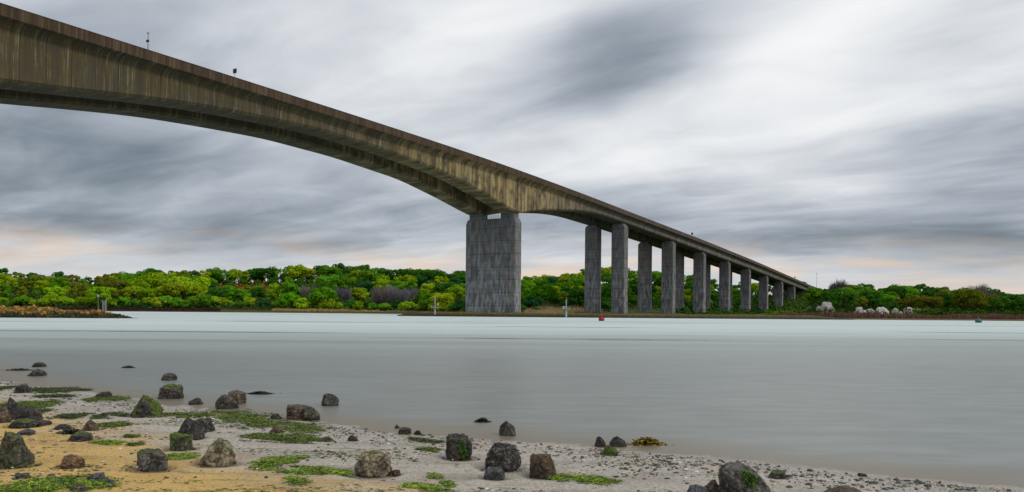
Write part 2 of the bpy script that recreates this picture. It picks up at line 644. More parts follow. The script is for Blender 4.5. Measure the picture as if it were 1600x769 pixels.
def mat_land(t):
    P = t.geo('Position')
    n = t.noise(P, 0.12, 5, 0.6)
    n2_ = t.noise(P, 1.1, 4, 0.6)
    c = t.mix(t.rng(n, 0.35, 0.65), (0.035, 0.055, 0.015), (0.075, 0.07, 0.03))
    c = t.mix(t.rng(n2_, 0.45, 0.7), c, (0.05, 0.085, 0.018))
    g = t.attr('tint')
    c = t.mix(t.attr('tint', 'Alpha'), c, t.mix(t.math('MULTIPLY', n2_, 0.6), g, (0.02, 0.03, 0.01)))
    return dict(color=c, rough=0.95, normal=t.bump(n2_, 0.6, 0.5), spec=0.1)


M_land = principled("far_bank_ground", build=mat_land)


def build_land():
    pxs = np.r_[np.linspace(-900, -50, 30), np.arange(-40, 1700, 6), np.linspace(1720, 2600, 30)]
    fr = np.r_[-0.08, -0.03, -0.0012, 0, 0.01, np.linspace(0.02, 1, 120) ** 1.5]
    V = []
    for f in fr:
        ys = shore_far(pxs)
        Y = ys + f * (1400 - ys)
        V.append(np.c_[(pxs - 800) / F_PX * Y, Y, np.zeros_like(Y)])
    V = np.concatenate(V)
    V[:, 2] = land_z(V[:, 0], V[:, 1]) + 0.25 * n2(V[:, 0], V[:, 1], 0.06, 9, 3) * np.clip((V[:, 1] - 262) / 60, 0, 1)
    nx, ny = len(pxs), len(fr)
    i = np.arange(nx * ny).reshape(ny, nx)
    Fc = np.stack([i[:-1, :-1], i[:-1, 1:], i[1:, 1:], i[1:, :-1]], -1).reshape(-1, 4)
    me = mesh_np("far_bank", V, Fc, True)
    px = 800 + V[:, 0] / V[:, 1] * F_PX
    C = np.zeros((len(V), 4), np.float32)

    def patch(px0, px1, y0, y1, col, a):
        w = np.clip((px - px0) / 12, 0, 1) * np.clip((px1 - px) / 12, 0, 1) * np.clip((V[:, 1] - y0) / 6, 0, 1) * np.clip((y1 - V[:, 1]) / 6, 0, 1)
        w = np.clip(w, 0, 1) * a
        C[:, :3] = C[:, :3] * (1 - w[:, None]) + np.array(col) * w[:, None]
        C[:, 3] = np.maximum(C[:, 3], w)
    patch(315, 500, 480, 530, (0.22, 0.095, 0.02), 1)
    patch(820, 905, 335, 420, (0.06, 0.17, 0.02), 1)
    patch(985, 1270, 560, 745, (0.05, 0.105, 0.018), .8)
    patch(1415, 1475, 322, 385, (0.13, 0.24, 0.02), 1)
    patch(-900, 2600, 255, 300, (0.20, 0.14, 0.075), .8)
    color_attr(me, 'tint', C)
    tag(link("far_bank", me, M_land), kind='structure')


build_land()


# ================================================================== BRIDGE
CA, SA = 0.8625, 0.506
BX, BY = 0.5867 * 267.7 - 156.1, 267.7           # near corner of the big pier
BRZ = math.atan2(CA, SA)


def bridge_xy(s, t_):
    return BX + SA * s - CA * t_, BY + CA * s + SA * t_


TOP = ([-420, -300, -190, -130, -70, -20, 3, 56, 100, 160, 220, 350, 470, 594, 700], [46, 49, 50.0, 50.5, 50.95, 50.8, 50.5, 49.35, 48.0, 46.4, 44.8, 40.4, 35.5, 30.4, 27.5])
SOF_S = [-420, -330, -290, -251, -227, -206, -190, -167, -156, -143, -128.5, -113, -95, -70, -40, -19, -8, 0, 4.4, 16.4, 26, 37, 50, 61, 74, 100, 149.6, 220, 360, 470, 578, 700]
SOF_Z = [39.5, 41.0, 42.3, 43.6, 41.6, 39.0, 36.2, 38.2, 39.6, 41.5, 43.3, 44.4, 45.35, 45.1, 43.3, 40.0, 37.9, 36.5, 36.5, 39.0, 40.2, 41.4, 42.8, 43.6, 43.9, 43.3, 41.6, 39.1, 34.1, 29.5, 25.2, 22.0]


def smooth_interp(s, xs, zs):
    s = np.asarray(s, float)
    return (np.interp(s - 6, xs, zs) + 2 * np.interp(s, xs, zs) + np.interp(s + 6, xs, zs)) / 4


def deck_top(s):
    s = np.asarray(s, float)
    return sum(np.interp(s + k, *TOP) for k in (-24, -12, 0, 12, 24)) / 5


def soffit(s):
    s = np.asarray(s, float)
    a = np.interp(s, SOF_S, SOF_Z)
    b = sum(np.interp(s + k, SOF_S, SOF_Z) for k in (-5, -2.5, 0, 2.5, 5)) / 5
    near = np.minimum(np.minimum(abs(s - 2.2), abs(s + 190)), 12) / 12
    return a * (1 - near) + b * near


def concrete(kind):
    def f(t):
        P = t.coords('Object')
        s = t.sep(P)
        st = t.noise(t.mapping(P, scale=(4.6, 0.25 if kind != 'pier' else 3.2, 0.10 if kind != 'pier' else 0.045)), 1.0, 6, 0.7)
        st2 = t.noise(t.mapping(P, loc=(7, 3, 1), scale=(0.7, 0.1 if kind != 'pier' else 0.5, 0.04)), 1.0, 4, 0.6)
        bl = t.noise(t.mapping(P, scale=(0.12, 0.12, 0.2)), 1.0, 5, 0.6)
        gr = t.noise(P, 2.5, 5, 0.65)
        gr2 = t.noise(t.mapping(P, scale=(0.3, 0.1, 0.16)), 1.0, 5, 0.7)
        if kind == 'girder':
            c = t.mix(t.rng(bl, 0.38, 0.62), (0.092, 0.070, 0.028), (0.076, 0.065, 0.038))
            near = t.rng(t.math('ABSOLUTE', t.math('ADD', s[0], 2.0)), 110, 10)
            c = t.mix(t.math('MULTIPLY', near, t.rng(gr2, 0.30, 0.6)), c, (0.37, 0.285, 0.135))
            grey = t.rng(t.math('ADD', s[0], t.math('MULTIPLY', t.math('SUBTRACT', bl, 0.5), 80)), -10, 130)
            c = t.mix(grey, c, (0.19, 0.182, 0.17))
            pale = t.math('MULTIPLY', t.math('MULTIPLY', t.rng(st, 0.52, 0.64), t.rng(gr2, 0.38, 0.60)), 0.5)
            c = t.mix(pale, c, (0.40, 0.37, 0.28))
            c = t.mix(t.math('MULTIPLY', t.rng(st, 0.52, 0.36), 0.48), c, (0.040, 0.035, 0.026))
            c = t.mix(t.math('MULTIPLY', t.rng(st2, 0.55, 0.40), 0.6), c, (0.05, 0.043, 0.03))
            # casting joints
            j = t.math('FRACT', t.math('DIVIDE', s[0], 4.3))
            jl = t.math('LESS_THAN', j, 0.035)
            c = t.mix(t.math('MULTIPLY', jl, 0.8), c, (0.03, 0.026, 0.02))
            c = t.mix(t.math('MULTIPLY', t.rng(gr, 0.46, 0.36), 0.35), c, (0.04, 0.036, 0.028))
            c = t.mix(t.math('MULTIPLY', t.rng(gr2, 0.52, 0.40), 0.35), c, (0.05, 0.047, 0.04))
            h = t.math('SUBTRACT', t.math('ADD', gr, t.math('MULTIPLY', st, 0.8)), t.math('MULTIPLY', jl, 0.8))
            return dict(color=c, rough=0.9, normal=t.bump(h, 0.5, 0.12), spec=0.2)
        if kind == 'parapet':
            c = t.mix(t.rng(st, 0.35, 0.65), (0.042, 0.028, 0.018), (0.11, 0.075, 0.047))
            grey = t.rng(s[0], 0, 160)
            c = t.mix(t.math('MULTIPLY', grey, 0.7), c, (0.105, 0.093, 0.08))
            c = t.mix(t.rng(st2, 0.55, 0.42, 0, 0.5), c, (0.03, 0.02, 0.014))
            j = t.math('FRACT', t.math('DIVIDE', s[0], 3.0))
            jl = t.math('LESS_THAN', j, 0.03)
            c = t.mix(t.math('MULTIPLY', jl, 0.6), c, (0.02, 0.015, 0.01))
            return dict(color=c, rough=0.9, normal=t.bump(gr, 0.4, 0.05), spec=0.2)
        # piers
        dk = t.noise(t.mapping(P, loc=(2, 2, 2), scale=(0.45, 0.45, 0.16)), 1.0, 5, 0.65)
        wash = t.noise(t.mapping(P, loc=(5, 1, 0), scale=(1.0, 0.9, 0.22)), 1.0, 6, 0.7)
        hz_ = t.noise(t.mapping(P, scale=(0.05, 0.05, 1.1)), 1.0, 4, 0.7)
        c = t.mix(t.rng(dk, 0.30, 0.70), (0.088, 0.089, 0.093), (0.150, 0.152, 0.158))
        c = t.mix(t.rng(st, 0.48, 0.34, 0, 0.55), c, (0.04, 0.038, 0.036))
        low = t.rng(s[2], 4, 36, 1.0, 0.35)
        c = t.mix(t.math('MULTIPLY', t.math('MULTIPLY', t.rng(t.math('ADD', t.math('MULTIPLY', wash, 0.82), t.math('MULTIPLY', hz_, 0.18)), 0.43, 0.62), low), 0.85), c, (0.33, 0.35, 0.365))
        c = t.mix(t.math('MULTIPLY', t.rng(st2, 0.56, 0.66), 0.45), c, (0.20, 0.125, 0.075))
        lift = t.math('FRACT', t.math('DIVIDE', t.math('ADD', s[2], 1.0), 4.6))
        ll = t.math('LESS_THAN', lift, 0.035)
        c = t.mix(t.math('MULTIPLY', ll, 0.65), c, (0.03, 0.03, 0.03))
        bd = t.math('LESS_THAN', t.math('FRACT', t.math('MULTIPLY', t.math('ADD', s[0], s[1]), 1.25)), 0.10)
        c = t.mix(t.math('MULTIPLY', bd, 0.22), c, (0.04, 0.04, 0.04))
        c = t.mix(t.rng(s[2], 1.9, 0.6), c, (0.03, 0.027, 0.018))
        h = t.math('SUBTRACT', t.math('ADD', gr, dk), t.math('MULTIPLY', ll, 1.2))
        return dict(color=c, rough=0.9, normal=t.bump(h, 0.5, 0.12), spec=0.2)
    return f


M_girder = principled("weathered_concrete", build=concrete('girder'))
M_parapet = principled("brown_concrete", build=concrete('parapet'))
M_pier = principled("grey_pier_concrete", build=concrete('pier'))
M_asph = principled("asphalt", (0.05, 0.05, 0.05), 0.9, build=lambda t: dict(color=t.mix(t.noise(t.coords('Object'), 3, 4), (0.035, 0.035, 0.036), (0.07, 0.07, 0.07))))
M_white = principled("white_paint", (0.72, 0.75, 0.78), 0.5, build=lambda t: dict(color=t.mix(t.rng(t.noise(t.coords('Object'), 2.5, 4), 0.45, 0.7), (0.38, 0.41, 0.43), (0.24, 0.25, 0.25))))
M_galv = principled("galvanised_steel", (0.42, 0.45, 0.47), 0.5, metallic=0.3, build=lambda t: dict(color=t.mix(t.noise(t.coords('Object'), 4, 3), (0.20, 0.22, 0.235), (0.33, 0.35, 0.37))))
M_black = principled("black_paint", (0.012, 0.012, 0.013), 0.5, build=lambda t: dict(color=t.mix(t.noise(t.coords('Object'), 6, 3), (0.008, 0.008, 0.009), (0.022, 0.022, 0.022))))

bridge = empty("road_bridge", (BX, BY, 0), BRZ)
tag(bridge, "long concrete twin box girder bridge crossing the estuary on rows of tall grey piers", "bridge")


def loft(name, section, stations, mat, parent, smooth_angle=True):
    """section(s) -> closed list of (t, z)"""
    rings = [section(s) for s in stations]
    n = len(rings[0])
    V = [(s, t_, z) for s, r in zip(stations, rings) for t_, z in r]
    i = np.arange(len(stations) * n).reshape(-1, n)
    j = np.roll(i, -1, axis=1)
    Fq = np.stack([i[:-1], i[1:], j[1:], j[:-1]], -1).reshape(-1, 4)
    faces = [tuple(q) for q in Fq.tolist()] + [tuple(i[0].tolist()), tuple(i[-1][::-1].tolist())]
    me = bpy.data.meshes.new(name)
    me.from_pydata(V, [], faces)
    bm = bmesh.new()
    bm.from_mesh(me)
    bmesh.ops.recalc_face_normals(bm, faces=bm.faces)
    bm.to_mesh(me)
    bm.free()
    return link(name, me, mat, parent)


STN = np.r_[np.arange(-420, -260, 20), np.arange(-260, 120, 3), np.arange(120, 600, 10), np.arange(600, 701, 20)]
STN = np.unique(np.r_[STN, -190.0, -185.6, 0.0, 4.4])


def girder_section(t0, t1, o0, o1):
    def f(s):
        top = float(deck_top(s)) - 1.05
        fb = float(deck_top(s)) - 1.95
        so = float(soffit(s))
        hb = min(1.9, max(0.5, (fb - so) * 0.5))
        return [(t0 - o0 + 0.06, top), (t0 - o0 + 0.06, fb + 0.05), (t0 - o0 * 0.45, fb - 0.28), (t0 - 0.35, fb - 0.28 - hb * 0.25), (t0 - 0.1, fb - 0.28 - hb * 0.55), (t0, fb - 0.28 - hb),
                (t0, so + 0.55), (t0 + 0.45, so), (t1 - 0.45, so), (t1, so + 0.55), (t1, fb - 0.28 - hb), (t1 + 0.1, fb - 0.28 - hb * 0.55), (t1 + 0.35, fb - 0.28 - hb * 0.25), (t1 + o1 * 0.5, fb - 0.28),
                (t1 + o1 - 0.06, fb + 0.05), (t1 + o1 - 0.06, top)]
    return f


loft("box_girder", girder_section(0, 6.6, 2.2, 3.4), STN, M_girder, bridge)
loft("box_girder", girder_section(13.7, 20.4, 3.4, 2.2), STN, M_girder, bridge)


def parapet_section(tt, inward):
    def f(s):
        top = float(deck_top(s))
        w = 0.4 * inward
        return [(tt, top - 1.95), (tt, top - 0.14), (tt - 0.05 * inward, top - 0.12), (tt - 0.05 * inward, top), (tt + w, top), (tt + w, top - 1.0), (tt + 0.055 * inward, top - 1.0), (tt + 0.055 * inward, top - 1.95)]
    return f


loft("parapet", parapet_section(-2.2, 1), STN, M_parapet, bridge)
loft("parapet", parapet_section(22.6, -1), STN, M_parapet, bridge)
loft("road_surface", lambda s: [(-1.75, float(deck_top(s)) - 1.04), (-1.75, float(deck_top(s)) - 0.98), (22.1, float(deck_top(s)) - 0.98), (22.1, float(deck_top(s)) - 1.04)], STN, M_asph, bridge)


def pier(name, s0, s1, t0, t1, zb, zt, cham, ch_h, recess=0.0, edge=1.2):
    """a blade pier: rectangular, sloping shoulders at both narrow ends, shallow recess in each wide face"""
    bm = bmesh.new()
    c = 0.22

    def ring(z, inset):
        a0, a1 = t0 + inset, t1 - inset
        r = recess
        if r:
            pts = [(s0 + c, a0), (s0, a0 + c), (s0, a0 + edge), (s0 + r, a0 + edge + 0.15), (s0 + r, a1 - edge - 0.15), (s0, a1 - edge), (s0, a1 - c), (s0 + c, a1),
                   (s1 - c, a1), (s1, a1 - c), (s1, a1 - edge), (s1 - r, a1 - edge - 0.15), (s1 - r, a0 + edge + 0.15), (s1, a0 + edge), (s1, a0 + c), (s1 - c, a0)]
        else:
            pts = [(s0 + c, a0), (s0, a0 + c), (s0, a1 - c), (s0 + c, a1), (s1 - c, a1), (s1, a1 - c), (s1, a0 + c), (s1 - c, a0)]
        return [bm.verts.new((x, y, z)) for x, y in pts]
    rs = [ring(zb, 0), ring(zt - ch_h, 0), ring(zt, cham)]
    for a, b in zip(rs, rs[1:]):
        for k in range(len(a)):
            bm.faces.new((a[k], a[(k + 1) % len(a)], b[(k + 1) % len(a)], b[k]))
    bm.faces.new(rs[0][::-1])
    bm.faces.new(rs[-1])
    bmesh.ops.recalc_face_normals(bm, faces=bm.faces)
    me = bpy.data.meshes.new(name)
    bm.to_mesh(me)
    bm.free()
    return link(name, me, M_pier, bridge)


def bearing(parent, s0, s1, t0, t1, z0, z1):
    MB().box((s0, t0, z0), (s1, t1, z1)).build("bearing_plinth", M_pier, parent)


# the two big river piers
for s0 in (0.0, -190.0):
    zt = 34.6
    so = float(soffit(s0 + 2.2))
    pr = pier("main_pier", s0, s0 + 4.4, 0.0, 20.85, -1.5, zt, 0.75, 1.5, 0.22, 2.6)
    if s0 == 0.0:
        pr['label'] = "broad main pier of the bridge, widest of all its piers"
    bearing(pr, s0 + 0.5, s0 + 3.9, 1.0, 6.4, zt + 0.003, so + 0.25)
    bearing(pr, s0 + 0.5, s0 + 3.9, 14.0, 19.6, zt + 0.003, so + 0.25)
    m = MB()
    for tt in np.linspace(7.0, 13.4, 9):
        m.box((s0 + 0.35, tt - 0.05, zt + 0.01), (s0 + 0.45, tt + 0.05, zt + 1.15))
    for z in (zt + 0.55, zt + 1.15):
        m.box((s0 + 0.36, 6.9, z - 0.045), (s0 + 0.44, 13.5, z + 0.045))
    m.build("guard_rail", M_white, pr)
# paired approach piers
PAIRS = [100.0, 169.0, 226.0, 283.4, 340.8, 400.2, 459.4, 515.6]
for k, s0 in enumerate(PAIRS):
    for (t0, t1) in ((0.0, 6.55), (13.5, 20.1)):
        so = float(soffit(s0 + 2.2))
        x, y = bridge_xy(s0 + 2.2, (t0 + t1) / 2)
        zb = lz(x, y) - 1.5
        zt = so - 0.55
        pr = pier("pier", s0, s0 + 4.6, t0, t1, zb, zt, 0.95, 1.15)
        bearing(pr, s0 + 1.2, s0 + 3.4, t0 + 1.1, t1 - 1.1, zt + 0.003, so + 0.12)
# abutment
m = MB()
m.box((578, -0.6, 10), (592, 21.2, float(soffit(580)) - 0.02))
m.box((577.2, -2.6, 8), (577.98, 23.0, float(soffit(577)) - 1.2))
m.box((592.2, -2.1, 10), (640, -1.5, float(deck_top(600)) - 2.6))
m.build("abutment", M_pier, bridge)


# ---------------------------------------------------------------- things standing on the deck
def deck_point(s, t_=-1.9):
    x, y = bridge_xy(s, t_)
    return x, y, float(deck_top(s))


def deck_s(px, y_px):
    ux, uy = unroll(px, y_px)
    m_ = (ux - 800) / F_PX
    ax, ay = BX + CA * 1.9, BY - SA * 1.9
    return (m_ * ay - ax) / (SA - m_ * CA)


def mast():
    s = deck_s(230.5, 78)
    x, y, z = deck_point(s)
    o = empty("camera_mast", (x, y, z - 0.02), BRZ)
    tag(o, "thin grey mast with a pale cap and dark box, tallest post on the bridge parapet", "mast")
    MB().lathe([(0.13, 0), (0.12, 1.6), (0.10, 3.15)], 8).build("pole", M_galv, o)
    MB().box((-0.16, -0.14, 1.55), (0.16, 0.42, 1.98)).build("camera_box", M_black, o, bevel=0.03)
    m = MB()
    m.lathe([(0.05, 3.15), (0.24, 3.2), (0.26, 3.32), (0.12, 3.42)], 10)
    m.build("cap", M_white, o)
    return s


def sign(px, ypx, w, h, post, label, name="road_sign"):
    s = deck_s(px, ypx)
    x, y, z = deck_point(s)
    o = empty(name, (x, y, z - 0.02), BRZ)
    tag(o, label, "road sign", "signs along the bridge parapet")
    MB().lathe([(0.06, 0), (0.05, post + h * 0.7)], 8).build("post", M_galv, o)
    MB().box((-0.07, -w / 2, post), (0.07, w / 2, post + h)).build("sign_panel", M_black, o, bevel=0.03)


mast()
sign(366, 124, 1.05, 0.95, 0.95, "dark square sign on a short post, nearest sign on the bridge parapet")
sign(1080.5, 365.5, 1.15, 1.15, 0.75, "dark sign on the bridge parapet above the third row of piers")
sign(1241, 436.5, 1.25, 1.1, 0.7, "tiny dark sign near the far end of the bridge parapet")


def lamp():
    p = at(1275.3, 427, 800)
    gz = lz(p.x, p.y)
    o = empty("street_lamp", (p.x, p.y, gz), 0)
    tag(o, "slim tall lamp post rising behind the trees beyond the end of the bridge", "street lamp")
    H = p.z - gz
    MB().lathe([(0.22, 0), (0.16, H * 0.5), (0.13, H)], 8).build("pole", M_galv, o)
    MB().box((-1.0, -0.2, H - 0.12), (0.25, 0.2, H + 0.18)).build("lamp_head", M_black, o, bevel=0.04)


lamp()

# ================================================================== ISLAND, WALL, BREAKWATER
def mat_rubble(t):
    P = t.geo('Position')
    s = t.sep(P)
    n = t.noise(P, 1.3, 5, 0.7)
    n2_ = t.noise(P, 4.0, 4, 0.6)
    hh = t.math('ADD', s[2], t.math('MULTIPLY', t.math('SUBTRACT', n, 0.5), 0.9))
    c = t.mix(t.rng(hh, 0.75, 1.25), (0.011, 0.013, 0.007), (0.12, 0.080, 0.02))
    c = t.mix(t.math('MULTIPLY', t.rng(n2_, 0.52, 0.66), t.rng(hh, 0.2, 0.5)), c, (0.23, 0.19, 0.03))
    c = t.mix(t.rng(n2_, 0.48, 0.36, 0, 0.8), c, (0.012, 0.014, 0.007))
    return dict(color=c, rough=0.9, normal=t.bump(n2_, 0.9, 0.3), spec=0.25)


M_rubble = principled("weedy_rubble", build=mat_rubble)


def build_island():
    xs = np.arange(-37, 112, 0.35)
    v = np.linspace(-1, 1, 29)
    V = []
    for x in xs:
        tl = np.clip((x + 36.6) / 10, 0, 1) ** 0.7
        tr = np.clip((111 - x) / 12, 0, 1)
        w = (7.0 * tl + 0.2)
        h = (0.35 + 0.95 * tl) * (0.35 + 0.65 * tr) * (0.9 if x > 45 else 1.0)
        for q in v:
            y = 248.0 + q * w + (max(0, x - 20) * 0.085)
            z = -0.25 + (h + 0.25) * (1 - abs(q) ** 2.2)
            V.append((x, y, z))
    V = np.array(V)
    amp = np.clip((V[:, 2] + 0.3), 0, 1)
    V[:, 2] += amp * (0.14 * fbm(V * np.array([1.1, 1.1, 1]), 4, 3) + 0.07 * fbm(V * 3.1, 8, 2))
    nx, ny = len(xs), len(v)
    i = np.arange(nx * ny).reshape(nx, ny)
    Fc = np.stack([i[:-1, :-1], i[1:, :-1], i[1:, 1:], i[:-1, 1:]], -1).reshape(-1, 4)
    me = mesh_np("rubble_bank", V, Fc, False)
    o = link("rubble_bank", me, M_rubble)
    tag(o, kind='structure')


build_island()

M_rust = principled("rusty_steel", build=lambda t: dict(
    color=t.mix(t.rng(t.noise(t.mapping(t.coords('Object'), scale=(1.5, 1.5, 0.25)), 1.2, 5, 0.65), 0.35, 0.65), (0.022, 0.010, 0.010), (0.085, 0.032, 0.026)), rough=0.9, spec=0.15))


def build_wall():
    """corrugated sheet piles along the far bank"""
    o = empty("quay_wall", (px_x(250, 392), 392, 0))
    tag(o, "low rusty sheet pile wall along the far bank behind the rock breakwater", "wall")
    m = MB()
    x0, x1 = px_x(-160, 392) - o.location.x, px_x(345, 392) - o.location.x
    pts, x, k = [], x0, 0
    while x < x1:
        pts += [(x, 0.0), (x + 0.5, 0.0), (x + 0.75, 0.35), (x + 1.25, 0.35)]
        x += 1.5
    V, Fc = [], []
    for (a, b) in pts:
        V += [(a, b, -1.0), (a, b, 1.62), (a, b + 0.12, 1.62), (a, b + 0.12, -1.0)]
    for i in range(len(pts) - 1):
        a = i * 4
        Fc += [(a, a + 4, a + 5, a + 1), (a + 1, a + 5, a + 6, a + 2), (a + 2, a + 6, a + 7, a + 3)]
    m.v, m.f = V, Fc
    m.build("sheet_piles", M_rust, o)
    MB().box((x0, -0.12, 1.63), (x1, 0.55, 1.84)).build("capping_beam", M_rust, o)


build_wall()


# ---------------------------------------------------------------- rocks
def rock_mesh(name, seed, w, d, h, style, sub=4, rough=1.0):
    rng = np.random.default_rng(seed)
    bm = bmesh.new()
    bmesh.ops.create_icosphere(bm, subdivisions=sub, radius=1.0)
    V = np.array([v.co[:] for v in bm.verts])
    Fc = np.array([[v.index for v in f.verts] for f in bm.faces])
    bm.free()
    planes = []
    if style == 'block':
        a = rng.uniform(-0.5, 0.5)
        for k in range(4):
            an = a + k * math.pi / 2 + rng.uniform(-0.25, 0.25)
            planes.append(((math.cos(an), math.sin(an), rng.uniform(-0.1, 0.3)), rng.uniform(0.55, 0.68)))
        planes.append(((rng.uniform(-0.3, 0.3), rng.uniform(-0.3, 0.1), 1), rng.uniform(0.5, 0.62)))
        planes.append(((rng.uniform(-0.6, 0.6), -0.5, 0.7), 0.68))
    elif style == 'wedge':
        planes += [((0.75, -0.35, 0.75), 0.36), ((-0.8, -0.5, 0.55), 0.42), ((0.1, -1, 0.25), 0.55), ((0.2, 0.6, 0.8), 0.55), ((1, 0.1, 0.1), 0.75)]
    elif style == 'slab':
        planes += [((rng.uniform(-0.3, 0.3), -0.25, 1), 0.42), ((1, -0.4, 0.3), 0.66), ((-1, -0.3, 0.4), 0.66), ((0, -1, 0.2), 0.62)]
    elif style == 'jagged':
        for k in range(13):
            n = rng.normal(size=3)
            n[2] = abs(n[2]) * 0.9
            planes.append((tuple(n), rng.uniform(0.52, 0.85)))
    else:                                     # lump
        for k in range(7):
            n = rng.normal(size=3)
            n[2] = abs(n[2]) * 0.7
            planes.append((tuple(n), rng.uniform(0.68, 0.9)))
    for k in range(11 if style != 'dome' else 8):
        n = rng.normal(size=3)
        n[2] = abs(n[2]) * 0.8
        planes.append((tuple(n), rng.uniform(0.62, 0.92) if style != 'dome' else rng.uniform(0.86, 0.97)))
    for n, off in planes:
        n = np.array(n, float)
        n /= np.linalg.norm(n)
        e = V @ n - off
        V = V - np.outer(np.maximum(e, 0) * 0.97, n)
    big = fbm(V * 1.7 + seed * 3.1, seed, 3)
    nrm = V / (np.linalg.norm(V, axis=1, keepdims=True) + 1e-6)
    amp = {'dome': 0.09, 'lump': 0.09, 'jagged': 0.14}.get(style, 0.05) * rough
    V = V + nrm * (amp * big)[:, None]
    ridg = 1 - np.abs(fbm(V * 3.4 + seed, seed + 5, 3))
    V = V + nrm * ((ridg - 0.6) * 0.085 * rough)[:, None]
    V = V + nrm * (0.034 * rough * fbm(V * 9 + seed, seed + 9, 3))[:, None]
    if style == 'dome':
        V[:, 0] -= 0.30 * V[:, 2] + 0.12 * np.maximum(V[:, 2] - 0.2, 0)
    V[:, 2] = np.maximum(V[:, 2], -0.62 + 0.02 * big)
    lo, hi = V.min(0), V.max(0)
    V = (V - (lo + hi) / 2) / (hi - lo) * np.array([w, d, h])
    V[:, 2] += h / 2
    return mesh_np(name, V, Fc, False)


def mat_rock(t):
    P = t.coords('Object')
    oi = t.node('ShaderNodeObjectInfo')
    base = oi.outputs['Color']
    moss_amt = oi.outputs['Alpha']
    Pn = t.vmath('ADD', P, t.comb(t.math('MULTIPLY', oi.outputs['Random'], 37.0), 0, 0))
    n = t.noise(Pn, 7, 6, 0.7)
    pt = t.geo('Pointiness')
    edge_light = t.math('MULTIPLY', t.rng(pt, 0.50, 0.60), t.rng(n, 0.30, 0.55))
    nf = t.noise(Pn, 34, 5, 0.7)
    nb = t.noise(Pn, 2.6, 4, 0.6)
    vo = t.node('ShaderNodeTexVoronoi', feature='DISTANCE_TO_EDGE')
    t.put(vo.inputs['Vector'], t.vmath('ADD', Pn, t.vmath('MULTIPLY', t.comb(n, nf, nb), (0.12, 0.12, 0.12))))
    vo.inputs['Scale'].default_value = 5.5
    crack = t.rng(vo.outputs['Distance'], 0.0, 0.05, 1.0, 0.0)
    c = t.mix(t.rng(n, 0.36, 0.64), t.mix(0.8, base, (0.01, 0.01, 0.01)), base)
    c = t.mix(t.math('MULTIPLY', t.rng(nf, 0.54, 0.68, 0, 0.7), t.rng(nb, 0.42, 0.58)), c, t.mix(0.6, base, (0.55, 0.52, 0.46)))
    c = t.mix(t.math('MULTIPLY', edge_light, 0.75), c, t.mix(0.5, base, (0.46, 0.40, 0.31)))  # pale highlights along convex edges, painted into the colour
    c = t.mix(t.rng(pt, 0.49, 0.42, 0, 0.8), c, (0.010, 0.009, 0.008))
    c = t.mix(t.rng(nf, 0.46, 0.34, 0, 0.85), c, (0.012, 0.011, 0.010))
    c = t.mix(t.math('MULTIPLY', crack, 0.55), c, (0.01, 0.009, 0.008))
    nz = t.sep(t.geo('Normal'))[2]
    m = t.math('ADD', t.math('MULTIPLY', nz, 0.35), t.math('ADD', t.math('MULTIPLY', nb, 0.9), t.math('MULTIPLY', t.math('SUBTRACT', n, 0.5), 0.6)))
    thr = t.math('SUBTRACT', 1.12, t.math('MULTIPLY', moss_amt, 0.75))
    moss = t.rng(t.math('SUBTRACT', m, thr), -0.04, 0.12)
    mc = t.mix(t.rng(nf, 0.35, 0.65), (0.022, 0.05, 0.006), (0.15, 0.23, 0.014))
    c = t.mix(moss, c, mc)
    # darker towards the foot
    c = t.mix(t.rng(t.sep(P)[2], 0.07, 0.0, 0, 0.7), c, (0.018, 0.017, 0.013))
    h = t.math('SUBTRACT', t.math('ADD', t.math('ADD', n, t.math('MULTIPLY', nf, 0.55)), t.math('MULTIPLY', moss, t.math('MULTIPLY', nf, 0.8))), t.math('MULTIPLY', crack, 0.3))
    return dict(color=c, rough=t.rng(n, 0.3, 0.7, 0.55, 0.85), normal=t.bump(h, 1.0, 0.05), spec=0.35)


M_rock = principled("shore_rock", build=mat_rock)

DARK = (0.066, 0.056, 0.050)
BLACK = (0.045, 0.040, 0.040)
BROWN = (0.125, 0.080, 0.046)
TAN = (0.40, 0.22, 0.09)
GREY = (0.15, 0.14, 0.125)
PALE = (0.36, 0.30, 0.19)
OCHRE = (0.30, 0.20, 0.07)
GREEN = (0.10, 0.11, 0.055)
BLUE = (0.10, 0.11, 0.14)

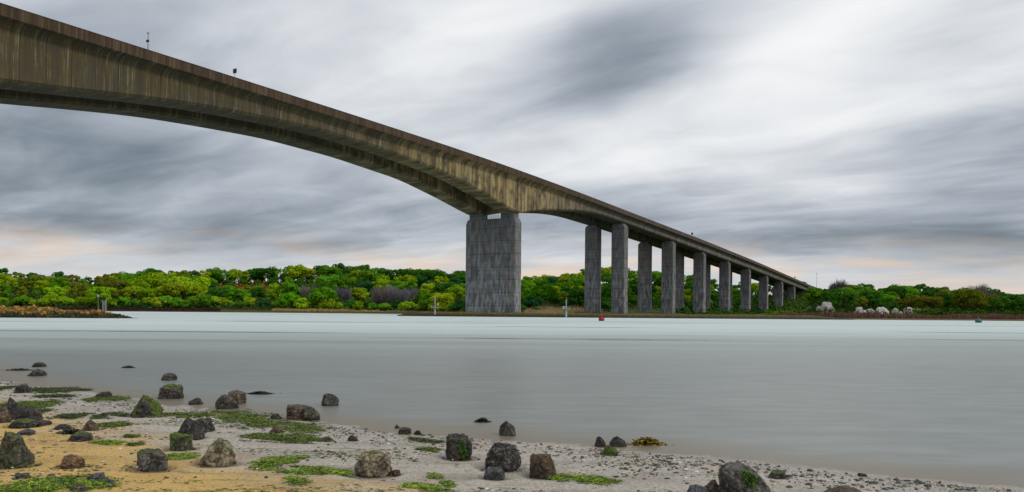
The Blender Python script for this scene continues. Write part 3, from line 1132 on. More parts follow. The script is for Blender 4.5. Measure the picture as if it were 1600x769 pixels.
ROCKS = [  # base centre x, base y, width, height (photo pixels), style, colour, moss, label
    (50, 588.5, 27, 11, 'lump', BLACK, .2, "low black rock awash at the waterline, nearer shore of two wet rocks at left"),
    (56, 574, 22, 8, 'lump', BLACK, .1, "flat black rock farthest out in the water at left, ringed with dark weed"),
    (28, 614, 21, 15, 'block', BLACK, .2, "small black block rock on the mud among dark green weed strips"),
    (259, 595, 25, 11, 'slab', DARK, .25, "flat dark rock standing alone in the water behind a larger mossy block"),
    (259, 624, 43, 22, 'block', DARK, .45, "mossy dark block rock sitting in the water's edge with a small reflection"),
    (220, 651, 54, 34, 'wedge', DARK, .72, "dark wedge rock with a bright green mossy ridge beside the water"),
    (155, 622, 25, 10, 'slab', BLACK, .3, "small flat black rock on a strip of green weed near the water"),
    (302, 633, 23, 11, 'lump', BLACK, .3, "small black rock at the water's edge between two larger blocks"),
    (351, 640, 34, 22, 'block', DARK, .35, "squarish dark rock at the waterline under a flatter brown rock"),
    (362, 632, 34, 21, 'slab', BROWN, .3, "flatter brown rock leaning behind a squarish dark rock at the waterline"),
    (289, 686, 46, 33, 'wedge', BLACK, .3, "purplish black slanting rock propped on a mossy rock on the sand"),
    (313, 674, 31, 21, 'block', BLACK, .05, "charcoal block rock tucked behind the slanting black rock"),
    (275, 703, 42, 26, 'jagged', GREEN, .70, "grey green mossy rock in front of the slanting black rock"),
    (227, 735, 58, 31, 'block', GREY, .5, "grey trapezoid boulder with green sides on golden sand"),
    (241, 710, 19, 9, 'lump', BROWN, .2, "small brown rock touching the back of the grey trapezoid boulder"),
    (331, 727, 60, 41, 'jagged', PALE, .45, "jagged pale yellow and grey boulder standing on golden sand"),
    (461, 656, 45, 22, 'block', BROWN, .1, "brown flat topped block rock by the water beside a rounded dark rock"),
    (481, 658, 34, 21, 'lump', DARK, .4, "rounded dark mossy rock leaning on a brown flat topped block"),
    (512, 635, 30, 19, 'lump', DARK, .1, "lone rounded dark rock standing in shallow water off the weed bank"),
    (428, 656, 18, 9, 'lump', BLACK, .1, "small black stone at the edge of the long green weed bank"),
    (428, 676, 22, 10, 'wedge', BROWN, .05, "small reddish brown stone between two weed banks"),
    (549, 689, 17, 9, 'wedge', BLACK, .05, "small black pointed stone alone on grey wet sand"),
    (508, 690, 15, 8, 'lump', BLACK, .2, "small dark stone at the tip of the second weed bank"),
    (579, 744, 63, 37, 'lump', PALE, .35, "pale rounded boulder with ochre and grey patches on the sand"),
    (617, 743, 16, 9, 'lump', OCHRE, .3, "small ochre stone beside the pale rounded boulder"),
    (715, 718, 45, 40, 'block', DARK, .35, "upright dark block boulder with a green weed streak down its face"),
    (785, 735, 60, 43, 'lump', BLACK, .0, "big craggy black boulder with barnacle specks on grey sand"),
    (792, 682, 28, 23, 'wedge', DARK, .15, "pointed dark rock at the waterline behind the big craggy black boulder"),
    (771, 749, 35, 17, 'slab', BLUE, .15, "flat blue grey slab rock lying before the craggy black boulder"),
    (848, 747, 45, 38, 'block', BROWN, .15, "brown topped block boulder beside a bright green weed patch"),
    (938, 699, 19, 16, 'wedge', BLACK, .0, "small pointed black rock at the waterline, end of a row of three"),
    (966, 699, 28, 16, 'wedge', BLACK, .0, "dark slanting rock at the waterline next to floating brown wrack"),
    (953, 711, 28, 15, 'wedge', DARK, .9, "small bright green weed covered rock before two black rocks"),
    (1172, 784, 84, 60, 'dome', GREY, .42, "largest grey boulder with a green moss patch at the bottom of the photo"),
    (1115, 770, 30, 20, 'jagged', BROWN, .05, "brown stone beside the largest grey boulder"),
    (1092, 777, 34, 19, 'lump', BLUE, .05, "pale speckled stone lying in front of a brown stone by the grey boulder"),
    (1218, 747, 30, 10, 'slab', DARK, .55, "low dark slab rock with weed lying past the largest grey boulder"),
    (1330, 781, 64, 15, 'lump', BROWN, .2, "low brown rock just cut by the bottom edge of the photo"),
    (6, 730, 58, 58, 'jagged', GREEN, .45, "big grey green craggy boulder cut by the left edge of the photo"),
    (10, 657, 28, 38, 'wedge', BLACK, .1, "tall black rock of the cluster at the left edge"),
    (-4, 662, 26, 26, 'lump', BROWN, .25, "brown rock half hidden beneath the tall black rock at the left edge"),
    (38, 661, 33, 24, 'block', BLACK, .05, "dark squat rock on the sand beside the tall black rock"),
    (25, 668, 42, 11, 'slab', DARK, .5, "low greenish slab lying before the cluster at the left edge"),
    (61, 665, 25, 7, 'slab', BLACK, .1, "thin dark flat rock beside the low greenish slab"),
    (135, 673, 27, 17, 'wedge', BROWN, .05, "angular brown rock alone on sand beside a green weed strip"),
    (103, 731, 40, 20, 'jagged', TAN, .0, "orange tan rock alone on golden sand"),
    (117, 689, 36, 12, 'slab', DARK, .6, "low weedy dark rock among scattered shingle"),
    (92, 671, 26, 8, 'lump', BLACK, .15, "low black stones strip rock near the brown angular rock"),
    (35, 679, 24, 8, 'lump', BLUE, .0, "blue grey stone lying in the shingle before the edge cluster"),
    (143, 753, 30, 14, 'jagged', BLUE, .0, "blue black jagged stone at the tip of the bottom left weed mat"),
    (168, 758, 17, 9, 'wedge', BLUE, .0, "small blue black shard to one side of the jagged stone"),
    (118, 768, 26, 11, 'jagged', BROWN, .1, "rusty brown stone in the bottom left weed mat"),
    (30, 748, 22, 8, 'lump', BLUE, .0, "dark blue stone above the bottom left weed mat"),
    (630, 679, 21, 9, 'block', BLACK, .05, "small black block on pebbly sand, larger of a close pair"),
    (651, 680, 13, 7, 'lump', BLACK, .0, "small black stone, lesser of a close pair on pebbly sand"),
    (619, 670, 8, 6, 'wedge', BLACK, .0, "tiny pointed black stone nearest the water behind the close pair"),
    (1349, 745, 13, 5, 'lump', BLACK, .0, "tiny black stone at the waterline far along the beach"),
]


def build_rocks():
    for i, (px, py, w, h, style, colr, moss, label) in enumerate(ROCKS):
        p = ground_hit(px, py)
        k = p.y / F_PX
        W, H = w * k, h * k
        D = W * random.Random(i).uniform(0.75, 0.95)
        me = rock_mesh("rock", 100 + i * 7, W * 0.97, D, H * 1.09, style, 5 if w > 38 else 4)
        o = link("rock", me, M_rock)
        o.location = (p.x, p.y + D * 0.45, bz(p.x, p.y) - H * 0.15)
        if py < 600 or bz(p.x, p.y) < 0.01:
            o.location.z = -H * 0.10
        o.color = (*colr, moss)
        tag(o, label, "rock", "rocks on the beach")


build_rocks()


def scour():
    """the tide has washed a shallow, wet hollow round every stone"""
    me = bpy.data.objects['beach'].data
    n = len(me.vertices)
    co = np.empty(n * 3, np.float32)
    me.vertices.foreach_get('co', co)
    co = co.reshape(-1, 3)
    wet = np.zeros(n)
    for k, (px, py, w, h, *_q) in enumerate(ROCKS):
        p = ground_hit(px, py)
        W = w * p.y / F_PX
        dx = (co[:, 0] - p.x) / (W * 0.85)
        dy = (co[:, 1] - (p.y + W * 0.25)) / (W * 0.72)
        d = np.sqrt(dx * dx + dy * dy)
        g = np.exp(-(d / 0.85) ** 4)
        wet = np.maximum(wet, g)
        co[:, 2] += (-0.05 * W * g + 0.035 * W * np.exp(-((d - 1.15) / 0.22) ** 2)) * (w > 16)
    me.vertices.foreach_set('co', co.ravel())
    float_attr(me, 'wet', wet)
    me.update()


scour()


# the stone breakwater far left
def mat_armour(t):
    P = t.coords('Object')
    W = t.geo('Position')
    oi = t.node('ShaderNodeObjectInfo')
    n = t.noise(t.vmath('ADD', P, t.comb(t.math('MULTIPLY', oi.outputs['Random'], 53), 0, 0)), 5, 5, 0.65)
    c = t.mix(t.rng(n, 0.35, 0.65), t.mix(0.6, oi.outputs['Color'], (0.02, 0.015, 0.01)), oi.outputs['Color'])
    return dict(color=c, rough=0.85, normal=t.bump(n, 0.7, 0.08), spec=0.25)


M_armour = principled("armour_stone", build=mat_armour)


def build_breakwater():
    rng = random.Random(5)
    protos = [rock_mesh("boulder", 900 + k, 1.0, 0.9, 0.8, ('jagged', 'block', 'lump')[k % 3], 2) for k in range(7)]
    for me in protos:
        me.materials.append(M_armour)
    # core mound under the stones
    xs = np.arange(-112, -65, 0.5)
    v = np.linspace(-1, 1, 15)

    def hgt(x):
        h = 2.0 if x < -78.5 else 1.62
        k = min(1, max(0, (-78.5 - x) / 1.5 + 0.5))
        h = 1.45 + 0.55 * k
        return h * min(1, max(0.02, (-66.4 - x) / 5.5)) ** 0.8
    V = []
    for x in xs:
        h = max(0.03, hgt(x))
        yc = 134 + (x + 68) * 0.10
        for q in v:
            V.append((x, yc + q * (0.8 + h * 1.7), -0.3 + (h * 0.86 + 0.3) * (1 - abs(q) ** 1.6)))
    i = np.arange(len(xs) * len(v)).reshape(len(xs), len(v))
    Fc = np.stack([i[:-1, :-1], i[1:, :-1], i[1:, 1:], i[:-1, 1:]], -1).reshape(-1, 4)
    core = link("breakwater_core", mesh_np("breakwater_core", np.array(V), Fc), M_rubble)
    tag(core, kind='structure')
    spots = []
    x = -91.5
    tries = 0
    while len(spots) < 285 and tries < 60000:
        tries += 1
        x = rng.uniform(-91.5, -66.3)
        h = hgt(x)
        q = rng.uniform(-0.98, 0.35)
        yc = 134 + (x + 68) * 0.10
        y = yc + q * (0.8 + h * 1.7)
        z = -0.3 + (h * 0.86 + 0.3) * (1 - abs(q) ** 1.6)
        if z < -0.05:
            continue
        if any((x - a) ** 2 + (y - b) ** 2 * 1.1 + (z - c) ** 2 < 0.38 ** 2 for a, b, c in spots):
            continue
        spots.append((x, y, z))
    spots.append((-82.2, 132.2, 1.98))
    for (x, y, z) in spots:
        o = bpy.data.objects.new("breakwater_boulder", rng.choice(protos))
        COL.objects.link(o)
        sc = rng.uniform(0.42, 0.72)
        o.location = (x, y, z - 0.22)
        o.scale = (sc * rng.uniform(0.9, 1.3), sc, sc * rng.uniform(0.8, 1.1))
        o.rotation_euler = (rng.uniform(-.5, .5), rng.uniform(-.5, .5), rng.uniform(0, 6.28))
        if z > 0.75 + rng.uniform(-0.25, 0.2):
            g = rng.uniform(0.6, 1.25)
            o.color = (0.44 * g, 0.25 * g, 0.045 * g, 1) if rng.random() < 0.75 else (0.20 * g, 0.11 * g, 0.03 * g, 1)
            tag(o, "dry golden brown boulder among those heaped on top of the breakwater", "boulder", "dry boulders on top of the breakwater")
        else:
            g = rng.uniform(0.5, 1.3)
            o.color = (0.045 * g, 0.05 * g, 0.012 * g, 1) if rng.random() < 0.6 else (0.018, 0.02, 0.01, 1)
            tag(o, "dark weedy boulder among those along the wet foot of the breakwater", "boulder", "wet boulders at the foot of the breakwater")


build_breakwater()


# ---------------------------------------------------------------- marks in the river
def beacon(px, base_y, depth, label):
    top = at(px, base_y - 31, depth)
    x = top.x
    H = top.z
    o = empty("navigation_beacon", (x, depth, 0))
    tag(o, label, "beacon", "white navigation beacons in the river")
    MB().lathe([(0.27, -1.5), (0.27, 2.75)], 14).build("pile", M_white, o, smooth=False)
    m = MB()
    m.box((-1.25, -0.7, 2.76), (1.25, 0.7, 2.95))
    m.box((-1.25, -0.75, 3.35), (1.25, -0.70, 3.42))
    m.box((-1.25, -0.75, 2.96), (-1.18, -0.69, 3.42))
    m.box((1.18, -0.75, 2.96), (1.25, -0.69, 3.42))
    m.build("platform", M_white, o)
    m = MB().lathe([(0.17, 2.96), (0.12, 4.2), (0.07, H)], 8)
    m.box((-0.22, -0.2, 4.45), (0.22, 0.2, 4.75)).box((-0.45, -0.05, 5.15), (0.45, 0.05, 5.25))
    m.build("mast", M_white, o)
    MB().lathe([(0.10, H), (0.13, H + 0.12), (0.10, H + 0.3)], 8).build("lantern", M_galv, o)
    return o


M_yellow = principled("yellow_paint", (0.65, 0.40, 0.03), 0.5, build=lambda t: dict(color=t.mix(t.noise(t.coords('Object'), 5, 3), (0.55, 0.33, 0.02), (0.72, 0.46, 0.05))))
b = beacon(679, 493.5, 243.0, "white beacon post with a yellow box, standing before the rubble bank beside the big pier")
MB().box((0.62, -0.25, 3.45), (1.12, 0.2, 4.25)).build("signal_box", M_yellow, b, bevel=0.03)
b = beacon(884, 497.5, 236.0, "white beacon post with no yellow box, between the big pier and the paired piers")
MB().box((-1.0, -0.3, 2.96), (-0.45, 0.2, 3.5)).build("signal_box", M_white, b, bevel=0.03)


def breakwater_posts():
    d = 136.5
    p = at(162, 487, d)
    o = empty("mooring_piles", (p.x, d, 0))
    tag(o, "pair of grey piles with a white pole rising behind the rock breakwater", "piles")
    H = at(162, 469, d).z
    MB().lathe([(0.11, -1), (0.10, H)], 10, (-0.25, 0)).build("pile", M_galv, o)
    MB().lathe([(0.11, -1), (0.10, H - 0.1)], 10, (0.05, 0.1)).build("pile", M_galv, o)
    MB().lathe([(0.055, -1), (0.05, H + 0.25)], 8, (0.36, -0.1)).build("pole", M_white, o)
    MB().box((-0.3, -0.18, H + 0.003), (0.25, 0.28, H + 0.38)).build("light_box", M_black, o, bevel=0.03)
    d2 = 141.0
    p = at(152.5, 462, d2)
    o = empty("notice_board", (p.x, d2, 0))
    tag(o, "small pale board on a thin post behind the rock breakwater", "board")
    MB().lathe([(0.04, -1), (0.035, p.z)], 8).build("post", M_galv, o)
    MB().box((-0.16, -0.05, p.z - 0.25), (0.16, 0.05, p.z + 0.22)).build("board", M_white, o)


breakwater_posts()
M_red = principled("red_paint", (0.42, 0.012, 0.022), 0.4, build=lambda t: dict(color=t.mix(t.noise(t.coords('Object'), 3, 4), (0.30, 0.008, 0.016), (0.5, 0.016, 0.028))))
M_green = principled("green_paint", (0.01, 0.13, 0.08), 0.4, build=lambda t: dict(color=t.mix(t.noise(t.coords('Object'), 3, 4), (0.006, 0.09, 0.055), (0.015, 0.16, 0.10))))


def buoy(px, py, mat, label, conical):
    ux, uy = unroll(px, py)
    d = EYE * F_PX / (uy - HZ)
    o = empty("buoy", ((ux - 800) / F_PX * d, d, 0))
    tag(o, label, "buoy", "channel buoys")
    k = d / F_PX
    r = 4.6 * k
    MB().lathe([(r * 0.8, -0.5), (r * 0.97, 0.0), (r * 0.98, 0.16)], 24).build("waterline_band", M_black, o)
    MB().lathe([(r, 0.165), (r * 1.02, 0.50), (r * 0.95, 0.62), (r * 0.3, 0.66)], 24).build("float_body", mat, o)
    if conical:
        MB().lathe([(0.34, 0.665), (0.20, 0.95), (0.05, 1.35)], 16).build("top_mark", mat, o)
    else:
        m = MB().lathe([(0.07, 0.665), (0.06, 0.95)], 10)
        m.lathe([(0.16, 0.95), (0.17, 1.15), (0.1, 1.2)], 12)
        m.build("top_mark", mat, o)
    MB().lathe([(0.06, 1.36 if conical else 1.21), (0.07, 1.48 if conical else 1.36), (0.03, 1.55 if conical else 1.42)], 8).build("lantern", M_galv, o)


buoy(939, 501.5, M_red, "red can buoy floating in front of the paired bridge piers", False)
buoy(1528, 504.3, M_green, "small dark green conical buoy floating off the reed bank at far right", True)


# ================================================================== VEGETATION
def quads(C, A, B):
    """centres C, half axes A and B -> quads"""
    n = len(C)
    V = np.stack([C - A - B, C + A - B, C + A + B, C - A + B], 1).reshape(-1, 3)
    return V, np.arange(n * 4).reshape(n, 4)


def frame_from(N, rng):
    N = N / (np.linalg.norm(N, axis=1, keepdims=True) + 1e-9)
    R = rng.normal(size=N.shape)
    A = np.cross(N, R)
    A /= np.linalg.norm(A, axis=1, keepdims=True) + 1e-9
    return A, np.cross(N, A)


def crown_mesh(name, seed, H, W, base, lobes, leaves, leaf, kind='round'):
    rng = np.random.default_rng(seed)
    Cs, Ns = [], []
    ctr = np.array([0, 0, (H + base) / 2])
    hx, hz = W / 2, (H - base) / 2
    L = []
    for k in range(lobes):
        for _ in range(30):
            v = rng.normal(size=3)
            v /= np.linalg.norm(v)
            if v[2] > -0.75:
                break
        r = rng.uniform(0.25, 0.40) * (1.15 if k < 3 else 1)
        if kind == 'tall':
            r *= 0.85
        p = ctr + v * np.array([hx, hx, hz]) * (1 - r * 0.8) * rng.uniform(0.75, 1.04)
        L.append((p, r * hx * np.array([1.1, 1.1, rng.uniform(0.7, 0.95)])))
    L.append((ctr, np.array([hx, hx, hz]) * 0.62))
    per = leaves // len(L)
    for (p, r) in L:
        v = rng.normal(size=(per, 3))
        v /= np.linalg.norm(v, axis=1, keepdims=True)
        v[:, 2] = np.where((v[:, 2] < -0.35) & (p[2] > ctr[2] - hz * 0.3), -v[:, 2], v[:, 2])
        rr = rng.uniform(0.72, 1.06, size=(per, 1)) ** 0.6
        bump = 1 + 0.14 * vnoise(v * 2.7 + seed, seed)[:, None]
        c = p + v * r * rr * bump
        Cs.append(c)
        Ns.append(v + rng.normal(size=(per, 3)) * 0.28 + np.array([0, 0, 0.15]))
    C, N = np.concatenate(Cs), np.concatenate(Ns)
    A, B = frame_from(N, rng)
    s = rng.uniform(0.6, 1.25, size=(len(C), 1)) * leaf
    V, Fc = quads(C, A * s, B * s * rng.uniform(0.5, 0.9, size=(len(C), 1)))
    me = mesh_np(name, V, Fc)
    clump = vnoise(C * 0.55 + seed, seed + 3)
    val = np.clip(0.5 + 0.28 * clump + rng.normal(size=len(C)) * 0.14, 0, 1)
    float_attr(me, 'leafv', np.repeat(val, 4))
    me.materials.append(M_leaf)
    return me


def twig_mesh(name, seed, H, W, base, n):
    """leafless crown: branches and a haze of fine twigs"""
    rng = np.random.default_rng(seed)
    V, Fc = [], []
    ctr = np.array([0, 0, base * 0.6])
    tips = []
    arms = [(rng.uniform(-1, 1) * W * 0.28, rng.uniform(-1, 1) * W * 0.28, rng.uniform(0.52, 0.78) * H, rng.uniform(0.24, 0.36) * W) for _ in range(9)]
    for k in range(n):
        v = rng.normal(size=3)
        v /= np.linalg.norm(v)
        ax_, ay_, az_, ar_ = arms[k % 9]
        tip = np.array([ax_, ay_, az_]) + v * ar_ * np.array([0.9, 0.9, 0.85]) * rng.uniform(0.4, 1.0)
        a = ctr + (tip - ctr) * rng.uniform(0.35, 0.75) + rng.normal(size=3) * 0.3
        tips.append((a, tip))
    a = np.array([q[0] for q in tips])
    b_ = np.array([q[1] for q in tips])
    d = b_ - a
    A, B = frame_from(d, rng)
    w = 0.045
    Vq = np.stack([a - A * w, a + A * w, b_ + A * w * 0.5, b_ - A * w * 0.5], 1).reshape(-1, 3)
    me = mesh_np(name, Vq, np.arange(len(a) * 4).reshape(-1, 4))
    float_attr(me, 'leafv', np.repeat(rng.uniform(0.2, 0.8, len(a)), 4))
    me.materials.append(M_twig)
    return me


def trunk_mesh(name, seed, H, base, r):
    rng = random.Random(seed)
    m = MB()
    m.tube([(0, 0, -0.6), (0.05, 0, base * 0.6), (rng.uniform(-.2, .2), rng.uniform(-.2, .2), base + (H - base) * 0.3), (rng.uniform(-.4, .4), rng.uniform(-.4, .4), base + (H - base) * 0.7)],
           [r * 1.25, r, r * 0.75, r * 0.3], 7)
    for k in range(5):
        an = rng.uniform(0, 6.28)
        z0 = base * rng.uniform(0.8, 1.3)
        L = (H - base) * rng.uniform(0.35, 0.5)
        m.tube([(0, 0, z0), (math.cos(an) * L * 0.5, math.sin(an) * L * 0.5, z0 + L * 0.5), (math.cos(an) * L * 0.8, math.sin(an) * L * 0.8, z0 + L)], [r * 0.5, r * 0.35, r * 0.12], 6)
    o = m.build(name, M_bark)
    me = o.data
    bpy.data.objects.remove(o)
    return me


M_bark = principled("bark", build=lambda t: dict(color=t.mix(t.noise(t.mapping(t.coords('Object'), scale=(4, 4, 0.8)), 1, 4), (0.04, 0.032, 0.025), (0.12, 0.10, 0.08)), rough=0.95))


def make_leaf(name, transl, twig=False):
    m, t, out = new_mat(name)
    oi = t.node('ShaderNodeObjectInfo')
    v = t.attr('leafv', 'Fac')
    base = oi.outputs['Color']
    hs = t.node('ShaderNodeHueSaturation')
    t.put(hs.inputs['Color'], base)
    t.put(hs.inputs['Hue'], t.rng(v, 0, 1, 0.515, 0.485, False))
    hs.inputs['Saturation'].default_value = 1.0
    t.put(hs.inputs['Value'], t.rng(v, 0, 1, 0.6, 1.35, False))
    c = hs.outputs[0]
    df = t.node('ShaderNodeBsdfDiffuse')
    t.put(df.inputs[0], c)
    tr = t.node('ShaderNodeBsdfTranslucent')
    t.put(tr.inputs[0], t.mix(0.5, c, (0.16, 0.22, 0.01)) if not twig else c)
    mx = t.node('ShaderNodeMixShader')
    mx.inputs[0].default_value = transl
    t.l.new(df.outputs[0], mx.inputs[1])
    t.l.new(tr.outputs[0], mx.inputs[2])
    t.l.new(mx.outputs[0], out.inputs[0])
    return m


M_leaf = make_leaf("foliage", 0.28)
M_twig = make_leaf("twigs", 0.0, True)

# prototypes: unit height 10 m, spread per form
FORMS = {}
for k in range(4):
    FORMS.setdefault('rounded', []).append((crown_mesh("crown", 20 + k, 10, 10.5, 1.2, 17, 2600, 0.30), trunk_mesh("trunk", k, 10, 2.2, 0.28), 10.5))
    FORMS.setdefault('tall', []).append((crown_mesh("crown", 40 + k, 10, 6.4, 1.2, 16, 2300, 0.26, 'tall'), trunk_mesh("trunk", 30 + k, 10, 2.4, 0.22), 6.4))
for k in range(3):
    FORMS.setdefault('spreading', []).append((crown_mesh("crown", 60 + k, 10, 13.5, 2.4, 20, 3000, 0.33), trunk_mesh("trunk", 50 + k, 10, 3.0, 0.32), 13.5))
    FORMS.setdefault('bush', []).append((crown_mesh("crown", 80 + k, 10, 17.0, -1.0, 15, 2300, 0.46), None, 17.0))
    FORMS.setdefault('bare', []).append((twig_mesh("crown", 90 + k, 10, 9.5, 3.0, 1800), trunk_mesh("trunk", 70 + k, 10, 2.6, 0.2), 8.5))

TREES = []     # dictionaries, labelled afterwards
PAL = {        # word: leaf colour
    'lime green': (0.235, 0.415, 0.012), 'yellow green': (0.250, 0.370, 0.012), 'mid green': (0.105, 0.290, 0.012),
    'dark green': (0.042, 0.150, 0.014), 'blue green': (0.026, 0.120, 0.030), 'olive': (0.140, 0.178, 0.014),
    'brown green': (0.135, 0.125, 0.014), 'grey': (0.165, 0.155, 0.140), 'white blossoming': (0.70, 0.68, 0.67),
}


def plant(form, px, depth, h, tone, row, jit=0.0, rng=random.Random(1), top_y=None, wscale=1.0):
    x = px_x(px, depth)
    z = lz(x, depth)
    if top_y is not None:
        h = EYE + (HZ + (px - 800) * math.tan(rad(0.5)) - top_y) / F_PX * depth - z
        h = max(h, 2.0)
    crown, trunk, spread = rng.choice(FORMS[form])
    name = 'bush' if form == 'bush' else ('bare_tree' if form == 'bare' else 'tree')
    o = empty(name, (x, depth, z - 0.15), rng.uniform(0, 6.28))
    s = h / 10
    ws = s * wscale * rng.uniform(0.9, 1.12)
    o.scale = (ws, ws, s)
    c = link("crown", crown, None, o)
    g = rng.uniform(0.78, 1.22)
    col = PAL[tone]
    v1, v2 = rng.uniform(0.88, 1.12), rng.uniform(0.8, 1.3)
    if 'white' in tone:
        v1 = v2 = 1.0
    c.color = (min(1, col[0] * g * v1), min(1, col[1] * g), min(1, col[2] * g * v2), 1)
    if trunk is not None:
        link("trunk", trunk, None, o)
    TREES.append(dict(o=o, form=form, px=px, depth=depth, tone=tone, row=row, h=h))
    return o


def bridge_clear(px, depth):
    """may a tall tree stand here without standing in the bridge or in front of its piers?"""
    x = px_x(px, depth)
    dx, dy = x - BX, depth - BY
    s = dx * SA + dy * CA
    t_ = -dx * CA + dy * SA
    if -20 < s < 600 and -9 < t_ < 25:
        return False
    if 640 > s > -20 and t_ <= -9 and px < 1268:
        return False
    return True


def forest():
    R = random.Random(11)
    sky_x = [-160, 0, 20, 60, 110, 150, 180, 205, 225, 255, 290, 320, 345, 362, 375, 410, 430, 450, 475, 500, 520, 555, 570, 600, 620, 650, 680, 700, 760,
             815, 830, 855, 870, 893, 905, 915, 940, 985, 1025, 1072, 1112, 1150, 1180, 1220, 1262]
    sky_y = [420, 417, 421, 423, 425, 427, 428, 426, 420, 421, 422, 418, 416, 421, 421, 416, 414, 413, 416, 413, 413, 411, 414, 418, 418, 420, 422, 423, 426,
             430, 430, 427, 429, 429, 417, 415, 416, 416, 422, 426, 437, 439, 443, 448, 450]
    # ---- wooded hill beyond the river: ridge
    px = -120.0
    while px < 726:
        tone = R.choice(['dark green', 'dark green', 'mid green', 'mid green', 'yellow green']) if px > 300 else R.choice(['olive', 'dark green', 'mid green', 'olive'])
        plant(R.choice(['rounded', 'rounded', 'tall', 'spreading']) if px > 170 else R.choice(['tall', 'tall', 'rounded']), px, R.uniform(535, 552), 12, tone, 'ridge', rng=R,
              top_y=np.interp(px, sky_x, sky_y) + R.uniform(-1.5, 2.5))
        px += R.uniform(12, 21)
    for yb in (527, 549):
        px = -100.0
        while px < 724:
            plant('bush', px, yb + R.uniform(-3, 3), R.uniform(5.5, 8) * (0.8 if yb < 530 else 1), R.choice(['dark green', 'mid green', 'dark green']), 'ridge', rng=R, wscale=.75)
            px += R.uniform(16, 25)
    # ---- rows down the slope
    for (Y, lo, hi, st, row) in ((508, 9.5, 13, 23, 'upper slope'), (470, 9.5, 13, 23, 'middle of the slope'), (435, 8, 11.5, 22, 'lower slope')):
        px = -130.0 + R.uniform(0, 20)
        while px < 728:
            if not (Y == 508 and 318 < px < 492):
                if px < 205:
                    tone = R.choice(['olive', 'olive', 'yellow green', 'mid green'] if Y > 440 else ['lime green', 'olive', 'mid green', 'yellow green'])
                    form = R.choice(['tall', 'rounded', 'tall'])
                elif px < 330:
                    tone = R.choice(['lime green', 'yellow green', 'yellow green', 'mid green'])
                    form = R.choice(['rounded', 'spreading', 'rounded'])
                else:
                    tone = R.choice(['yellow green', 'lime green', 'mid green', 'dark green', 'yellow green', 'blue green'])
                    form = R.choice(['rounded', 'rounded', 'spreading', 'tall'])
                    if Y == 470 and R.random() < 0.16 or (Y == 435 and 590 < px < 650):
                        form, tone = 'bare', 'grey'
                h = R.uniform(lo, hi)
                if 318 < px < 500 and Y > 440:
                    h *= 0.72
                plant(form, px, Y + R.uniform(-10, 10), h, tone, row, rng=R)
            px += st * R.uniform(0.75, 1.3)
    # ---- front rows at the water
    px = -120.0
    while px < 728:
        if px < 330:
            tone = R.choice(['lime green', 'lime green', 'mid green', 'yellow green'])
        else:
            tone = R.choice(['mid green', 'blue green', 'lime green', 'dark green', 'yellow green'])
        sy = shore_far(px)
        plant('bush' if R.random() < 0.62 else 'rounded', px, sy + R.uniform(9, 17), R.uniform(3.2, 6.4), tone, "water's edge", rng=R)
        px += R.uniform(11, 20)
    # hand-placed ones that stand out
    for (form, px, Y, top, tone, ws) in (
            ('spreading', 505, 404, 450, 'mid green', 1.0), ('bare', 605, 402, 444, 'grey', 1.25), ('bare', 628, 404, 450, 'grey', 1.1), ('bare', 590, 406, 452, 'grey', 1.1),
            ('bare', 485, 424, 443, 'grey', 1.2), ('bare', 538, 424, 446, 'grey', 1.0), ('rounded', 690, 372, 454, 'yellow green', 1.15), ('rounded', 668, 374, 456, 'mid green', 1.0),
            ('rounded', 560, 398, 470, 'lime green', 1.1), ('spreading', 285, 440, 433, 'lime green', 1.0), ('spreading', 265, 448, 436, 'yellow green', 1.0),
            ('rounded', 318, 400, 458, 'mid green', 1.0), ('rounded', 452, 402, 455, 'mid green', 1.0), ('tall', 2, 540, 414, 'dark green', 1.0),
            ('rounded', 155, 398, 444, 'lime green', 1.0), ('bush', 30, 404, 468, 'brown green', .7)):
        plant(form, px, Y, 8, tone, 'front' if Y < 410 else 'lower slope', rng=R, top_y=top, wscale=ws)
    # ---- behind the paired piers
    px = 806.0
    while px < 1262:
        Y = 600 if px < 950 else np.interp(px, [950, 1072, 1180, 1262], [610, 680, 760, 850])
        if bridge_clear(px, Y):
            plant(R.choice(['rounded', 'rounded', 'tall', 'spreading']), px, Y + R.uniform(-8, 8), 12, R.choice(['mid green', 'dark green', 'yellow green']), 'ridge', rng=R,
                  top_y=np.interp(px, sky_x, sky_y) + R.uniform(-1.5, 2.5))
        px += R.uniform(12, 19)
    for (f_, lo, hi, st, row) in ((0.75, 9, 12, 20, 'upper slope'), (0.5, 8.5, 11.5, 20, 'middle of the slope'), (0.28, 7, 10.5, 19, 'lower slope'), (0.10, 5, 9, 17, "water's edge")):
        px = 800.0 + R.uniform(0, 15)
        while px < 1262:
            Yr = 600 if px < 950 else np.interp(px, [950, 1072, 1180, 1262], [610, 680, 760, 850])
            Yn = np.interp(px, [800, 900, 1000, 1072, 1130, 1180, 1222, 1262], [395, 388, 392, 448, 508, 575, 640, 800])
            Y = Yn + f_ * (Yr - Yn) + R.uniform(-8, 8)
            if bridge_clear(px, Y) and Yr - Yn > 20:
                plant(R.choice(['rounded', 'rounded', 'spreading']), px, Y, R.uniform(lo, hi), R.choice(['dark green', 'blue green', 'mid green', 'mid green', 'dark green', 'yellow green']), row, rng=R)
            px += st * R.uniform(0.75, 1.3)
